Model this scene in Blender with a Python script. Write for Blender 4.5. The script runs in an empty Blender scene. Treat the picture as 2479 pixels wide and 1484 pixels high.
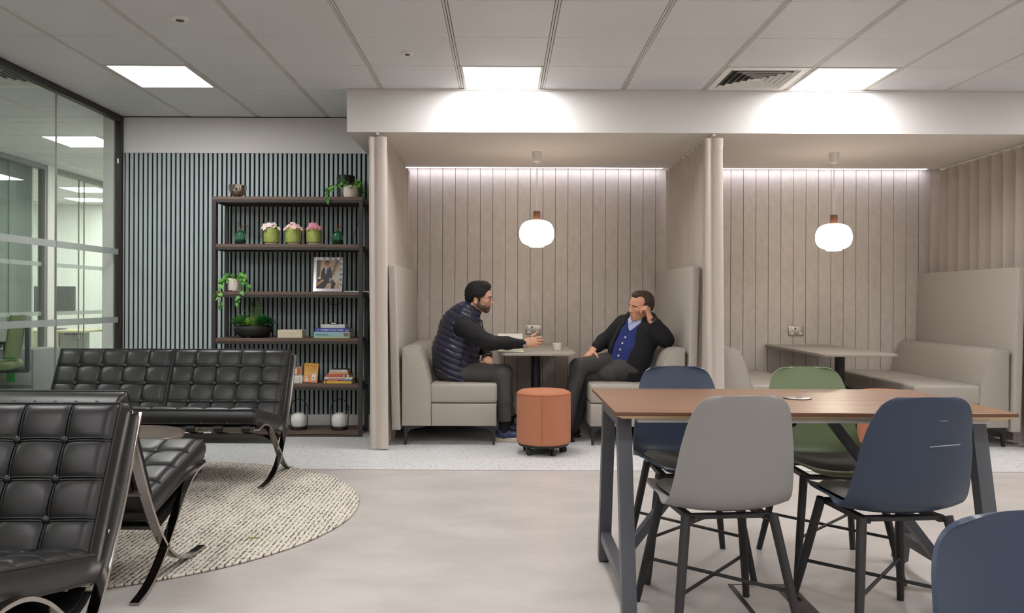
# Office lounge with two curtained booths, leather lounge seating and a high work table.
import bpy, bmesh, math, random
import numpy as np
from mathutils import Vector, Matrix, Quaternion
PI = math.pi
RND = random.Random(11)
SC = bpy.context.scene
COL = SC.collection
F_PX, CX, CY, HC, ROLL = 1975.0, 1219.0, 727.0, 1.12, 0.0037


def at(px, py, d):
    """world point of a spot measured on the photograph, at distance d in front of the lens"""
    x = px - CX + ROLL * (py - CY)
    y = py - CY - ROLL * (px - CX)
    return Vector((x * d / F_PX, d, HC - y * d / F_PX))


# ------------------------------------------------------------------ materials
def lin(c):
    out = []
    for v in c:
        v = v / 255.0
        out.append(v / 12.92 if v <= 0.04045 else ((v + 0.055) / 1.055) ** 2.4)
    return tuple(out)


MATS = {}


def M(name, rgb, rough=0.5, metal=0.0, spec=0.5, vary=None, bump=None, coat=0.0, emit=None, sheen=0.0, coord='Object',
      trans=0.0, sss=0.0, ior=1.45):
    """procedural material. vary=(scale, amount, (sx,sy,sz)); bump=(scale, strength, (sx,sy,sz))"""
    m = bpy.data.materials.new(name)
    m.use_nodes = True
    nt = m.node_tree
    b = nt.nodes['Principled BSDF']
    c = lin(rgb)
    b.inputs['Base Color'].default_value = (*c, 1)
    b.inputs['Roughness'].default_value = rough
    b.inputs['Metallic'].default_value = metal
    b.inputs['Specular IOR Level'].default_value = spec
    b.inputs['IOR'].default_value = ior
    b.inputs['Coat Weight'].default_value = coat
    b.inputs['Coat Roughness'].default_value = 0.15
    b.inputs['Sheen Weight'].default_value = sheen
    b.inputs['Transmission Weight'].default_value = trans
    if sss:
        b.inputs['Subsurface Weight'].default_value = sss
        b.inputs['Subsurface Radius'].default_value = (0.012, 0.005, 0.003)
    if emit:
        b.inputs['Emission Color'].default_value = (*lin(emit[0]), 1)
        b.inputs['Emission Strength'].default_value = emit[1]

    def coords(s):
        tc = nt.nodes.new('ShaderNodeTexCoord')
        mp = nt.nodes.new('ShaderNodeMapping')
        mp.inputs['Scale'].default_value = s
        nt.links.new(tc.outputs[coord], mp.inputs['Vector'])
        return mp.outputs['Vector']
    if vary:
        sc, am = vary[0], vary[1]
        st = vary[2] if len(vary) > 2 else (1, 1, 1)
        n = nt.nodes.new('ShaderNodeTexNoise')
        n.inputs['Scale'].default_value = sc
        n.inputs['Detail'].default_value = 6
        n.inputs['Roughness'].default_value = 0.6
        nt.links.new(coords(st), n.inputs['Vector'])
        r = nt.nodes.new('ShaderNodeValToRGB')
        r.color_ramp.elements[0].position = 0.28
        r.color_ramp.elements[1].position = 0.72
        r.color_ramp.elements[0].color = (*[v * (1 - am) for v in c], 1)
        r.color_ramp.elements[1].color = (*[min(1, v * (1 + am)) for v in c], 1)
        nt.links.new(n.outputs['Fac'], r.inputs['Fac'])
        nt.links.new(r.outputs['Color'], b.inputs['Base Color'])
    if bump:
        st = bump[2] if len(bump) > 2 else (1, 1, 1)
        n = nt.nodes.new('ShaderNodeTexNoise')
        n.inputs['Scale'].default_value = bump[0]
        n.inputs['Detail'].default_value = 4
        nt.links.new(coords(st), n.inputs['Vector'])
        bp = nt.nodes.new('ShaderNodeBump')
        bp.inputs['Strength'].default_value = bump[1]
        bp.inputs['Distance'].default_value = 0.004
        nt.links.new(n.outputs['Fac'], bp.inputs['Height'])
        nt.links.new(bp.outputs['Normal'], b.inputs['Normal'])
    MATS[name] = m
    return m


def emitter(name, rgb, strength):
    m = bpy.data.materials.new(name)
    m.use_nodes = True
    nt = m.node_tree
    for n in list(nt.nodes):
        nt.nodes.remove(n)
    e = nt.nodes.new('ShaderNodeEmission')
    e.inputs['Color'].default_value = (*lin(rgb), 1)
    e.inputs['Strength'].default_value = strength
    o = nt.nodes.new('ShaderNodeOutputMaterial')
    nt.links.new(e.outputs['Emission'], o.inputs['Surface'])
    return m


def clear_glass(name, tint, reflect=1.0, haze=0.0, haze_rgb=(200, 205, 205)):
    """thin pane: straight-through tinted light plus a fresnel mirror"""
    m = bpy.data.materials.new(name)
    m.use_nodes = True
    nt = m.node_tree
    for n in list(nt.nodes):
        nt.nodes.remove(n)
    t = nt.nodes.new('ShaderNodeBsdfTransparent')
    t.inputs['Color'].default_value = (*lin(tint), 1)
    g = nt.nodes.new('ShaderNodeBsdfGlossy')
    g.inputs['Roughness'].default_value = 0.02
    # Schlick fresnel, the same from both sides of the pane
    fr = nt.nodes.new('ShaderNodeLayerWeight')
    fr.inputs['Blend'].default_value = 0.5
    pw = nt.nodes.new('ShaderNodeMath')
    pw.operation = 'POWER'
    pw.inputs[1].default_value = 5.0
    nt.links.new(fr.outputs['Facing'], pw.inputs[0])
    mu = nt.nodes.new('ShaderNodeMath')
    mu.operation = 'MULTIPLY_ADD'
    mu.inputs[1].default_value = 0.96 * reflect
    mu.inputs[2].default_value = 0.04 * reflect
    nt.links.new(pw.outputs[0], mu.inputs[0])
    mx = nt.nodes.new('ShaderNodeMixShader')
    nt.links.new(mu.outputs[0], mx.inputs['Fac'])
    nt.links.new(t.outputs[0], mx.inputs[1])
    nt.links.new(g.outputs[0], mx.inputs[2])
    last = mx
    if haze:
        d = nt.nodes.new('ShaderNodeBsdfDiffuse')
        d.inputs['Color'].default_value = (*lin(haze_rgb), 1)
        m2 = nt.nodes.new('ShaderNodeMixShader')
        m2.inputs['Fac'].default_value = haze
        nt.links.new(mx.outputs[0], m2.inputs[1])
        nt.links.new(d.outputs[0], m2.inputs[2])
        last = m2
    o = nt.nodes.new('ShaderNodeOutputMaterial')
    nt.links.new(last.outputs[0], o.inputs['Surface'])
    return m


# ------------------------------------------------------------------ objects
def thing(name, label, cat, loc=(0, 0, 0), rz=0.0, group=None):
    o = bpy.data.objects.new(name, None)
    o.empty_display_size = 0.05
    COL.objects.link(o)
    o.location = loc
    o.rotation_euler = (0, 0, rz)
    o['label'] = label
    o['category'] = cat
    if group:
        o['group'] = group
    return o


def tag(o, label, cat, group=None, kind=None):
    o['label'] = label
    o['category'] = cat
    if group:
        o['group'] = group
    if kind:
        o['kind'] = kind
    return o


def dup(root, loc=None, rz=None, label=None, group=None):
    r = root.copy()
    COL.objects.link(r)
    if loc is not None:
        r.location = loc
    if rz is not None:
        r.rotation_euler = (0, 0, rz)
    if label:
        r['label'] = label
    if group:
        r['group'] = group
    for ch in list(root.children):
        c = ch.copy()
        COL.objects.link(c)
        c.parent = r
        for g in list(ch.children):
            d = g.copy()
            COL.objects.link(d)
            d.parent = c
    return r


def put_mesh(name, me, mat, parent=None, smooth=35):
    """link a mesh datablock as one object"""
    mats = mat if isinstance(mat, (list, tuple)) else [mat]
    for m in mats:
        me.materials.append(m)
    if smooth is not None and len(me.polygons):
        me.shade_smooth()
        if smooth < 179:
            me.set_sharp_from_angle(angle=math.radians(smooth))
    o = bpy.data.objects.new(name, me)
    COL.objects.link(o)
    if parent is not None:
        o.parent = parent
    return o


class B:
    """collects shapes; build() links them as one mesh object"""

    def __init__(self):
        self.bm = bmesh.new()
        self.mi = 0

    def _merge(self, bm2, mtx=None):
        if mtx is not None:
            bmesh.ops.transform(bm2, matrix=mtx, verts=bm2.verts)
        me = bpy.data.meshes.new('tmp')
        for f in bm2.faces:
            f.material_index = self.mi
        bm2.to_mesh(me)
        bm2.free()
        self.bm.from_mesh(me)
        bpy.data.meshes.remove(me)
        return self

    def box(self, x0, x1, y0, y1, z0, z1, bev=0.0, seg=2, mtx=None):
        bm2 = bmesh.new()
        bmesh.ops.create_cube(bm2, size=1.0)
        sx, sy, sz = x1 - x0, y1 - y0, z1 - z0
        for v in bm2.verts:
            v.co = Vector(((v.co.x + .5) * sx + x0, (v.co.y + .5) * sy + y0, (v.co.z + .5) * sz + z0))
        if bev > 0:
            bev = min(bev, 0.49 * min(abs(sx), abs(sy), abs(sz)))
            bmesh.ops.bevel(bm2, geom=list(bm2.edges), offset=bev, segments=seg, profile=0.5, affect='EDGES')
        return self._merge(bm2, mtx)

    def prism(self, poly, axis, a0, a1, bev=0.0, seg=2, mtx=None):
        """poly: 2-D outline; axis 'x': (y,z), 'y': (x,z), 'z': (x,y)"""
        bm2 = bmesh.new()

        def P(p, a):
            return {'x': (a, p[0], p[1]), 'y': (p[0], a, p[1]), 'z': (p[0], p[1], a)}[axis]
        v0 = [bm2.verts.new(P(p, a0)) for p in poly]
        v1 = [bm2.verts.new(P(p, a1)) for p in poly]
        n = len(poly)
        f0 = bm2.faces.new(v0)
        f1 = bm2.faces.new(list(reversed(v1)))
        for i in range(n):
            bm2.faces.new((v0[i], v1[i], v1[(i + 1) % n], v0[(i + 1) % n]))
        bmesh.ops.recalc_face_normals(bm2, faces=bm2.faces)
        if bev > 0:
            ed = list(f0.edges) + list(f1.edges)
            bmesh.ops.bevel(bm2, geom=ed, offset=bev, segments=seg, profile=0.5, affect='EDGES')
        return self._merge(bm2, mtx)

    def lathe(self, prof, seg=32, c=(0, 0, 0), mtx=None, ribs=None):
        bm2 = bmesh.new()
        rings = []
        for (r, z) in prof:
            if r < 1e-6:
                rings.append([bm2.verts.new((c[0], c[1], c[2] + z))])
            else:
                ring = []
                for i in range(seg):
                    a = 2 * PI * i / seg
                    k = 1.0
                    if ribs:
                        k = 1 + ribs[1] * (abs(math.sin(ribs[0] * a / 2)) - 0.5)
                    ring.append(bm2.verts.new((c[0] + r * k * math.cos(a), c[1] + r * k * math.sin(a), c[2] + z)))
                rings.append(ring)
        for a, b in zip(rings[:-1], rings[1:]):
            for i in range(seg):
                j = (i + 1) % seg
                if len(a) == 1 and len(b) == 1:
                    continue
                if len(a) == 1:
                    bm2.faces.new((a[0], b[j], b[i]))
                elif len(b) == 1:
                    bm2.faces.new((a[i], a[j], b[0]))
                else:
                    bm2.faces.new((a[i], a[j], b[j], b[i]))
        bmesh.ops.recalc_face_normals(bm2, faces=bm2.faces)
        return self._merge(bm2, mtx)

    def tube(self, pts, r, seg=8, closed=False, cap=True, mtx=None):
        pts = [Vector(p) for p in pts]
        n = len(pts)
        rr = r if isinstance(r, (list, tuple)) else [r] * n
        bm2 = bmesh.new()
        rings = []
        prev = None
        for i, p in enumerate(pts):
            if closed:
                t = (pts[(i + 1) % n] - pts[i - 1])
            else:
                t = pts[min(i + 1, n - 1)] - pts[max(i - 1, 0)]
            t.normalize()
            if prev is None:
                up = Vector((0, 0, 1)) if abs(t.z) < 0.9 else Vector((1, 0, 0))
                u = t.cross(up).normalized()
            else:
                u = (prev - t * prev.dot(t)).normalized()
            prev = u
            w = t.cross(u)
            rings.append([bm2.verts.new(p + (u * math.cos(2 * PI * k / seg) + w * math.sin(2 * PI * k / seg)) * rr[i]) for k in range(seg)])
        m = n if closed else n - 1
        for i in range(m):
            a, b = rings[i], rings[(i + 1) % n]
            for k in range(seg):
                bm2.faces.new((a[k], a[(k + 1) % seg], b[(k + 1) % seg], b[k]))
        if cap and not closed:
            bm2.faces.new(list(reversed(rings[0])))
            bm2.faces.new(rings[-1])
        bmesh.ops.recalc_face_normals(bm2, faces=bm2.faces)
        return self._merge(bm2, mtx)

    def bar(self, pts, w, t, side, mtx=None, bev=0.0):
        """flat bar along pts: width w along 'side', thickness t in the plane of the path"""
        pts = [Vector(p) for p in pts]
        side = Vector(side).normalized()
        bm2 = bmesh.new()
        rings = []
        n = len(pts)
        for i, p in enumerate(pts):
            tg = (pts[min(i + 1, n - 1)] - pts[max(i - 1, 0)]).normalized()
            nn = tg.cross(side).normalized()
            rings.append([bm2.verts.new(p + side * (sx * w / 2) + nn * (sy * t / 2)) for sx, sy in ((-1, -1), (1, -1), (1, 1), (-1, 1))])
        for a, b in zip(rings[:-1], rings[1:]):
            for k in range(4):
                bm2.faces.new((a[k], a[(k + 1) % 4], b[(k + 1) % 4], b[k]))
        bm2.faces.new(list(reversed(rings[0])))
        bm2.faces.new(rings[-1])
        bmesh.ops.recalc_face_normals(bm2, faces=bm2.faces)
        return self._merge(bm2, mtx)

    def ball(self, c, r, seg=16, mtx=None):
        bm2 = bmesh.new()
        bmesh.ops.create_uvsphere(bm2, u_segments=seg, v_segments=max(6, seg // 2), radius=1.0)
        rr = r if isinstance(r, (tuple, list)) else (r, r, r)
        for v in bm2.verts:
            v.co = Vector((v.co.x * rr[0] + c[0], v.co.y * rr[1] + c[1], v.co.z * rr[2] + c[2]))
        return self._merge(bm2, mtx)

    def grid(self, fn, nu, nv, wrap_v=False, mtx=None):
        bm2 = bmesh.new()
        vs = [[bm2.verts.new(fn(i / nu, j / nv)) for j in range(nv + (0 if wrap_v else 1))] for i in range(nu + 1)]
        for i in range(nu):
            for j in range(nv):
                k = (j + 1) % nv if wrap_v else j + 1
                bm2.faces.new((vs[i][j], vs[i + 1][j], vs[i + 1][k], vs[i][k]))
        return self._merge(bm2, mtx)

    def poly(self, pts):
        vs = [self.bm.verts.new(p) for p in pts]
        f = self.bm.faces.new(vs)
        f.material_index = self.mi
        return self

    def mesh(self, name):
        me = bpy.data.meshes.new(name)
        self.bm.to_mesh(me)
        self.bm.free()
        return me

    def build(self, name, mat, parent=None, smooth=35):
        return put_mesh(name, self.mesh(name), mat, parent, smooth)


def struct(o, label=None):
    o['kind'] = 'structure'
    if label:
        o['label'] = label
    return o


def catmull(pts, n=8):
    pts = [Vector(p) for p in pts]
    P = [pts[0] * 2 - pts[1]] + pts + [pts[-1] * 2 - pts[-2]]
    out = []
    for i in range(1, len(P) - 2):
        a, b, c, d = P[i - 1], P[i], P[i + 1], P[i + 2]
        for k in range(n):
            t = k / n
            out.append(0.5 * ((2 * b) + (c - a) * t + (2 * a - 5 * b + 4 * c - d) * t * t + (3 * b - a - 3 * c + d) * t ** 3))
    out.append(pts[-1])
    return out


def text_mesh(name, s, size, mat, parent, mtx, bold=False, width=None):
    """lettering as a flat mesh lying in the xz plane facing -y, lower left corner at mtx"""
    cu = bpy.data.curves.new(name, 'FONT')
    cu.body = s
    cu.size = size
    cu.extrude = 0.0002
    cu.resolution_u = 2
    if bold:
        cu.offset = size * 0.018
    to = bpy.data.objects.new('tmp_text', cu)
    COL.objects.link(to)
    dg = bpy.context.evaluated_depsgraph_get()
    dg.update()
    me = bpy.data.meshes.new_from_object(to.evaluated_get(dg))
    bpy.data.objects.remove(to)
    bpy.data.curves.remove(cu)
    me.name = name
    if width and len(me.vertices):
        xs = [v.co.x for v in me.vertices]
        k = width / max(1e-6, max(xs) - min(xs))
        for v in me.vertices:
            v.co.x = (v.co.x - min(xs)) * k
    me.transform(mtx @ Matrix.Rotation(PI / 2, 4, 'X'))
    me.materials.clear()
    return put_mesh(name, me, mat, parent, None)


# ------------------------------------------------------------------ implicit surfaces for figures
class Frame:
    """local axes: f forward, l left, u up"""

    def __init__(self, o, f, u):
        self.o = np.array(o, float)
        f = np.array(f, float)
        f /= np.linalg.norm(f)
        u = np.array(u, float)
        u -= f * f.dot(u)
        u /= np.linalg.norm(u)
        self.f, self.u = f, u
        self.l = np.cross(u, f)
        self.R = np.stack([self.f, self.l, self.u], 1)

    def p(self, f, l, u):
        return self.o + self.R @ np.array((f, l, u), float)


def cap(a, b, ra, rb=None, k=0.02, flat=None, op='u'):
    """tapered limb from a to b; flat=(axis, factor) squashes the section along the axis"""
    return dict(t='cap', a=np.array(a, float), b=np.array(b, float), ra=ra, rb=ra if rb is None else rb, k=k, flat=flat, op=op)


def ell(c, r, R=None, k=0.02, op='u'):
    return dict(t='ell', c=np.array(c, float), r=np.array(r, float), R=np.eye(3) if R is None else R, k=k, op=op)


def chain(pts, rads, k=0.015, flat=None):
    return [cap(pts[i], pts[i + 1], rads[i], rads[i + 1], k, flat) for i in range(len(pts) - 1)]


def half(p, n, op='i', k=0.004):
    """keep the side the normal n points away from"""
    n = np.array(n, float)
    return dict(t='half', p=np.array(p, float), n=n / np.linalg.norm(n), op=op, k=k)


def _dist(pr, P):
    if pr['t'] == 'cap':
        a, b = pr['a'], pr['b']
        ab = b - a
        L2 = max(1e-9, ab.dot(ab))
        Q = P - a
        if pr['flat'] is not None:
            ax = np.array(pr['flat'][0], float)
            ax /= np.linalg.norm(ax)
            t = np.clip((Q @ ab) / L2, 0, 1)
            D = Q - t[..., None] * ab
            s = D @ ax
            D = D + (s * (1.0 / pr['flat'][1] - 1.0))[..., None] * ax
            return (np.sqrt((D * D).sum(-1)) - (pr['ra'] + t * (pr['rb'] - pr['ra']))) * min(1.0, pr['flat'][1] + 0.2)
        t = np.clip((Q @ ab) / L2, 0, 1)
        D = Q - t[..., None] * ab
        return np.sqrt((D * D).sum(-1)) - (pr['ra'] + t * (pr['rb'] - pr['ra']))
    if pr['t'] == 'ell':
        Q = (P - pr['c']) @ pr['R']
        k0 = np.sqrt(((Q / pr['r']) ** 2).sum(-1))
        k1 = np.sqrt(((Q / pr['r'] ** 2) ** 2).sum(-1))
        return k0 * (k0 - 1.0) / np.maximum(k1, 1e-9)
    return (P - pr['p']) @ pr['n']


def _bounds(pr, m):
    if pr['t'] == 'cap':
        r = max(pr['ra'], pr['rb'])
        if pr['flat'] is not None:
            r *= max(1.0, pr['flat'][1])
        lo = np.minimum(pr['a'], pr['b']) - r
        hi = np.maximum(pr['a'], pr['b']) + r
    else:
        e = np.sqrt(((pr['R'] * pr['r']) ** 2).sum(1))
        lo, hi = pr['c'] - e, pr['c'] + e
    return lo - m, hi + m


def sdf_field(prims, res, pad=0.02, lo=None, hi=None):
    if lo is None:
        bs = [_bounds(p, pad) for p in prims if p['t'] != 'half' and p['op'] == 'u']
        lo = np.min([b[0] for b in bs], 0)
        hi = np.max([b[1] for b in bs], 0)
    n = np.ceil((hi - lo) / res).astype(int) + 1
    F = np.full(n, 0.05, np.float32)
    ax = [lo[i] + np.arange(n[i]) * res for i in range(3)]
    for p in prims:
        if p['t'] == 'half' or p['op'] == 'i':
            i0, i1 = np.zeros(3, int), n
        else:
            b = _bounds(p, 0.03 + p['k'])
            i0 = np.clip(np.floor((b[0] - lo) / res).astype(int), 0, n)
            i1 = np.clip(np.ceil((b[1] - lo) / res).astype(int) + 1, 0, n)
            if np.any(i1 <= i0):
                continue
        s = tuple(slice(i0[i], i1[i]) for i in range(3))
        P = np.stack(np.meshgrid(*[ax[i][s[i]] for i in range(3)], indexing='ij'), -1)
        d = _dist(p, P)
        G = F[s]
        k = max(p['k'], 1e-5)
        if p['op'] == 'u':
            h = np.clip(0.5 + 0.5 * (G - d) / k, 0, 1)
            F[s] = G * (1 - h) + d * h - k * h * (1 - h)
        elif p['op'] == 's':
            h = np.clip(0.5 - 0.5 * (G + d) / k, 0, 1)
            F[s] = G * (1 - h) + (-d) * h + k * h * (1 - h)
        else:
            F[s] = np.maximum(G, d)
    return F, lo, ax


def surface_nets(F, lo, res):
    S = F < 0
    A = S[:-1, :-1, :-1]
    cnt = np.zeros(A.shape, np.int8)
    for dx in (0, 1):
        for dy in (0, 1):
            for dz in (0, 1):
                cnt += S[dx:dx + A.shape[0], dy:dy + A.shape[1], dz:dz + A.shape[2]]
    act = (cnt > 0) & (cnt < 8)
    ii = np.argwhere(act)
    idx = np.full(A.shape, -1, np.int32)
    idx[act] = np.arange(len(ii))
    acc = np.zeros((len(ii), 3))
    num = np.zeros(len(ii))
    crn = [(dx, dy, dz) for dx in (0, 1) for dy in (0, 1) for dz in (0, 1)]
    val = {c: F[ii[:, 0] + c[0], ii[:, 1] + c[1], ii[:, 2] + c[2]].astype(float) for c in crn}
    for c in crn:
        for a in range(3):
            if c[a] == 0:
                c2 = list(c)
                c2[a] = 1
                c2 = tuple(c2)
                v0, v1 = val[c], val[c2]
                m = (v0 < 0) != (v1 < 0)
                t = np.where(m, v0 / np.where(np.abs(v0 - v1) < 1e-9, 1e-9, v0 - v1), 0)
                p = np.array(c, float)[None, :].repeat(len(ii), 0)
                p[:, a] = t
                acc[m] += p[m]
                num[m] += 1
    V = lo + (ii + acc / num[:, None]) * res
    quads = []
    for a in range(3):
        b, c = (a + 1) % 3, (a + 2) % 3
        s0 = [slice(1, -1)] * 3
        s0[a] = slice(0, -1)
        s1 = list(s0)
        s1[a] = slice(1, None)
        f0, f1 = S[tuple(s0)], S[tuple(s1)]
        e = np.argwhere(f0 != f1)
        if not len(e):
            continue
        off = np.ones(3, int)
        off[a] = 0
        g = e + off
        inside = f0[e[:, 0], e[:, 1], e[:, 2]]

        def cell(db, dc):
            h = g.copy()
            h[:, b] -= db
            h[:, c] -= dc
            h = np.minimum(h, np.array(A.shape) - 1)
            return idx[h[:, 0], h[:, 1], h[:, 2]]
        q = np.stack([cell(1, 1), cell(0, 1), cell(0, 0), cell(1, 0)], 1)
        q[~inside] = q[~inside][:, ::-1]
        quads.append(q[(q >= 0).all(1)])
    return V, np.concatenate(quads)


def sdf_mesh(name, prims, res, mat, parent=None, origin=(0, 0, 0), disp=None, smooth_iter=1, field_fn=None):
    F, lo, ax = sdf_field(prims, res)
    if field_fn is not None:
        P = np.stack(np.meshgrid(*ax, indexing='ij'), -1)
        F = field_fn(F, P)
    F[0], F[-1], F[:, 0], F[:, -1], F[:, :, 0], F[:, :, -1] = 0.05, 0.05, 0.05, 0.05, 0.05, 0.05
    V, Q = surface_nets(F, lo, res)
    if smooth_iter:
        for _ in range(smooth_iter):
            acc = np.zeros_like(V)
            num = np.zeros(len(V))
            for i in range(4):
                a, b = Q[:, i], Q[:, (i + 1) % 4]
                np.add.at(acc, a, V[b])
                np.add.at(num, a, 1)
                np.add.at(acc, b, V[a])
                np.add.at(num, b, 1)
            V = V * 0.5 + 0.5 * acc / np.maximum(num, 1)[:, None]
    if disp is not None:
        V = disp(V)
    V = V - np.array(origin, float)
    me = bpy.data.meshes.new(name)
    me.vertices.add(len(V))
    me.vertices.foreach_set('co', V.astype(np.float32).ravel())
    me.loops.add(len(Q) * 4)
    me.loops.foreach_set('vertex_index', Q.astype(np.int32).ravel())
    me.polygons.add(len(Q))
    me.polygons.foreach_set('loop_start', np.arange(0, len(Q) * 4, 4, dtype=np.int32))
    me.update(calc_edges=True)
    me.validate()
    return put_mesh(name, me, mat, parent, 180)
# ================================================================== materials
m_ceil = M('ceiling_tile', (214, 213, 214), 0.55, vary=(2.0, 0.03))
m_rail = M('ceiling_rail', (205, 200, 195), 0.5)
m_gap = M('dark_gap', (40, 38, 36), 0.9)
m_white = M('white_paint', (216, 213, 210), 0.75, bump=(60, 0.04))
m_soffit = M('soffit_paint', (214, 207, 201), 0.8)
m_slat = M('grey_blue_slat', (172, 186, 188), 0.6, vary=(3, 0.05, (8, 8, 0.4)))
m_black = M('black_felt', (18, 18, 18), 0.95)
m_felt = M('felt_board', (203, 195, 187), 0.95, vary=(26, 0.08, (1, 1, 0.5)), bump=(160, 0.12))
m_curt = M('curtain_cloth', (189, 178, 169), 0.85, vary=(90, 0.03, (1, 1, 6)), sheen=0.2)
m_skirt = M('black_skirting', (24, 23, 22), 0.6)
m_darkframe = M('dark_bronze_frame', (36, 32, 30), 0.45)
m_chrome = M('polished_chrome', (168, 163, 158), 0.13, metal=1.0)
m_steel = M('brushed_steel', (190, 182, 172), 0.32, metal=0.9)
m_whiteplastic = M('white_plastic', (228, 224, 218), 0.4)
m_offwall = M('office_wall', (222, 224, 218), 0.8)
m_offgrey = M('office_dark_wall', (112, 124, 118), 0.8, vary=(0.8, 0.2, (1, 3, 0.2)))
m_greyframe = M('grey_frame', (124, 122, 117), 0.5)
m_glass = clear_glass('partition_glass', (250, 253, 251), 1.0)
m_film = clear_glass('frosted_film', (215, 222, 218), 0.6, haze=0.6, haze_rgb=(185, 190, 186))
m_panel = emitter('panel_light', (253, 251, 250), 16.0)
m_panel_office = emitter('office_panel_light', (252, 255, 250), 19.0)
m_led = emitter('led_light', (240, 238, 255), 5.0)

# concrete-look vinyl floor with faint tile joints and clouding
m_floor = M('concrete_vinyl', (183, 176, 171), 0.42, vary=(2.2, 0.13, (1, 1.8, 1)), bump=(24, 0.03))
m_terr = bpy.data.materials.new('terrazzo')
m_terr.use_nodes = True
nt = m_terr.node_tree
b = nt.nodes['Principled BSDF']
b.inputs['Roughness'].default_value = 0.45
tc = nt.nodes.new('ShaderNodeTexCoord')
prev = None
base = (*lin((208, 208, 208)), 1)
for i, (scale, thr, rgb) in enumerate(((46, 0.27, (168, 163, 158)), (60, 0.24, (138, 136, 134)), (40, 0.155, (70, 69, 70)), (70, 0.26, (226, 225, 222)), (58, 0.15, (92, 92, 94)))):
    v = nt.nodes.new('ShaderNodeTexVoronoi')
    v.inputs['Scale'].default_value = scale
    v.inputs['Randomness'].default_value = 1.0
    mp = nt.nodes.new('ShaderNodeMapping')
    mp.inputs['Location'].default_value = (i * 3.1, i * 1.7, 0.5)
    mp.inputs['Rotation'].default_value = (0, 0, 0.6 * i)
    nt.links.new(tc.outputs['Object'], mp.inputs['Vector'])
    nz = nt.nodes.new('ShaderNodeTexNoise')
    nz.inputs['Scale'].default_value = 90
    ad = nt.nodes.new('ShaderNodeMixRGB')
    ad.blend_type = 'ADD'
    ad.inputs['Fac'].default_value = 0.012
    nt.links.new(mp.outputs['Vector'], nz.inputs['Vector'])
    nt.links.new(mp.outputs['Vector'], ad.inputs['Color1'])
    nt.links.new(nz.outputs['Color'], ad.inputs['Color2'])
    nt.links.new(ad.outputs['Color'], v.inputs['Vector'])
    # only some of the cells carry a chip
    sel = nt.nodes.new('ShaderNodeSeparateColor')
    nt.links.new(v.outputs['Color'], sel.inputs['Color'])
    g = nt.nodes.new('ShaderNodeMath')
    g.operation = 'GREATER_THAN'
    g.inputs[1].default_value = 0.45
    nt.links.new(sel.outputs['Red'], g.inputs[0])
    l = nt.nodes.new('ShaderNodeMath')
    l.operation = 'LESS_THAN'
    l.inputs[1].default_value = thr
    nt.links.new(v.outputs['Distance'], l.inputs[0])
    an = nt.nodes.new('ShaderNodeMath')
    an.operation = 'MULTIPLY'
    nt.links.new(g.outputs[0], an.inputs[0])
    nt.links.new(l.outputs[0], an.inputs[1])
    mx = nt.nodes.new('ShaderNodeMixRGB')
    nt.links.new(an.outputs[0], mx.inputs['Fac'])
    if prev is None:
        mx.inputs['Color1'].default_value = base
    else:
        nt.links.new(prev, mx.inputs['Color1'])
    mx.inputs['Color2'].default_value = (*lin(rgb), 1)
    prev = mx.outputs['Color']
nt.links.new(prev, b.inputs['Base Color'])

# ================================================================== shell
ZC, ZS = 2.69, 2.369          # ceiling, soffit of the booths
GX, GY, P6 = -0.3175, 6.07, 0.6
X0, X1, Y0, YB = -9.5, 6.5, -4.0, 7.05

f = B()
f.box(X0, X1, Y0, 5.375, -0.1, 0)
f.box(X0, -3.33, 5.375, 14.0, -0.1, 0)
f.mi = 1
f.box(-3.33, X1, 5.375, 8.0, -0.1, 0)
struct(f.build('floor', [m_floor, m_terr], smooth=None))
t = B()
t.box(-3.28, X1, 5.369, 5.377, 0.0, 0.0012)
struct(t.build('trim_1', m_greyframe, smooth=None))

lights = [(-2.7175, 5.47), (-0.3175, 5.47), (2.0825, 5.47), (4.4825, 5.47)]
for yy in (2.47, 0.07, -2.33):
    lights += [(x, yy) for x in (-2.7175, -0.3175, 2.0825, 4.4825)]
off_lights = [(-4.5175, 7.87), (-6.3175, 11.47), (-7.5175, 11.47), (-6.3175, 12.67), (-4.5175, 10.27), (-4.5175, 12.67), (-4.5175, 4.27), (-5.1175, 1.87)]
vents = [(1.4825, 5.47), (-3.9175, 5.47)]
holes = {(round((x - GX) / P6), round((y - GY) / P6)) for x, y in lights + off_lights + vents}
c = B()
for i in range(-16, 12):
    xa = GX + i * P6
    for j in range(-17, 14):
        ya = GY + j * P6
        if (i, j) in holes:
            continue
        if xa > -3.4 and ya > 6.95:
            continue
        if ya > 6.05 and xa > -1.2:
            continue
        yb = min(ya + P6, 7.02) if xa > -3.4 else ya + P6
        if yb - ya < 0.05:
            continue
        c.box(xa + 0.017, xa + P6 - 0.017, ya + 0.0025, yb - 0.0025, ZC, ZC + 0.02, 0.0035, 1)
c.mi = 1
for i in range(-16, 13):
    xa = GX + i * P6
    ye = 7.02 if xa > -3.4 else 14.0
    if xa > -1.2:
        ye = 6.07
    c.box(xa - 0.014, xa - 0.002, Y0, ye, ZC + 0.002, ZC + 0.02, 0.001, 1)
    c.box(xa + 0.002, xa + 0.014, Y0, ye, ZC + 0.002, ZC + 0.02, 0.001, 1)
c.mi = 2
c.box(X0, X1, Y0, 14.0, ZC + 0.012, ZC + 0.12)
struct(c.build('ceiling', [m_ceil, m_rail, m_gap], smooth=30))

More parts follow.
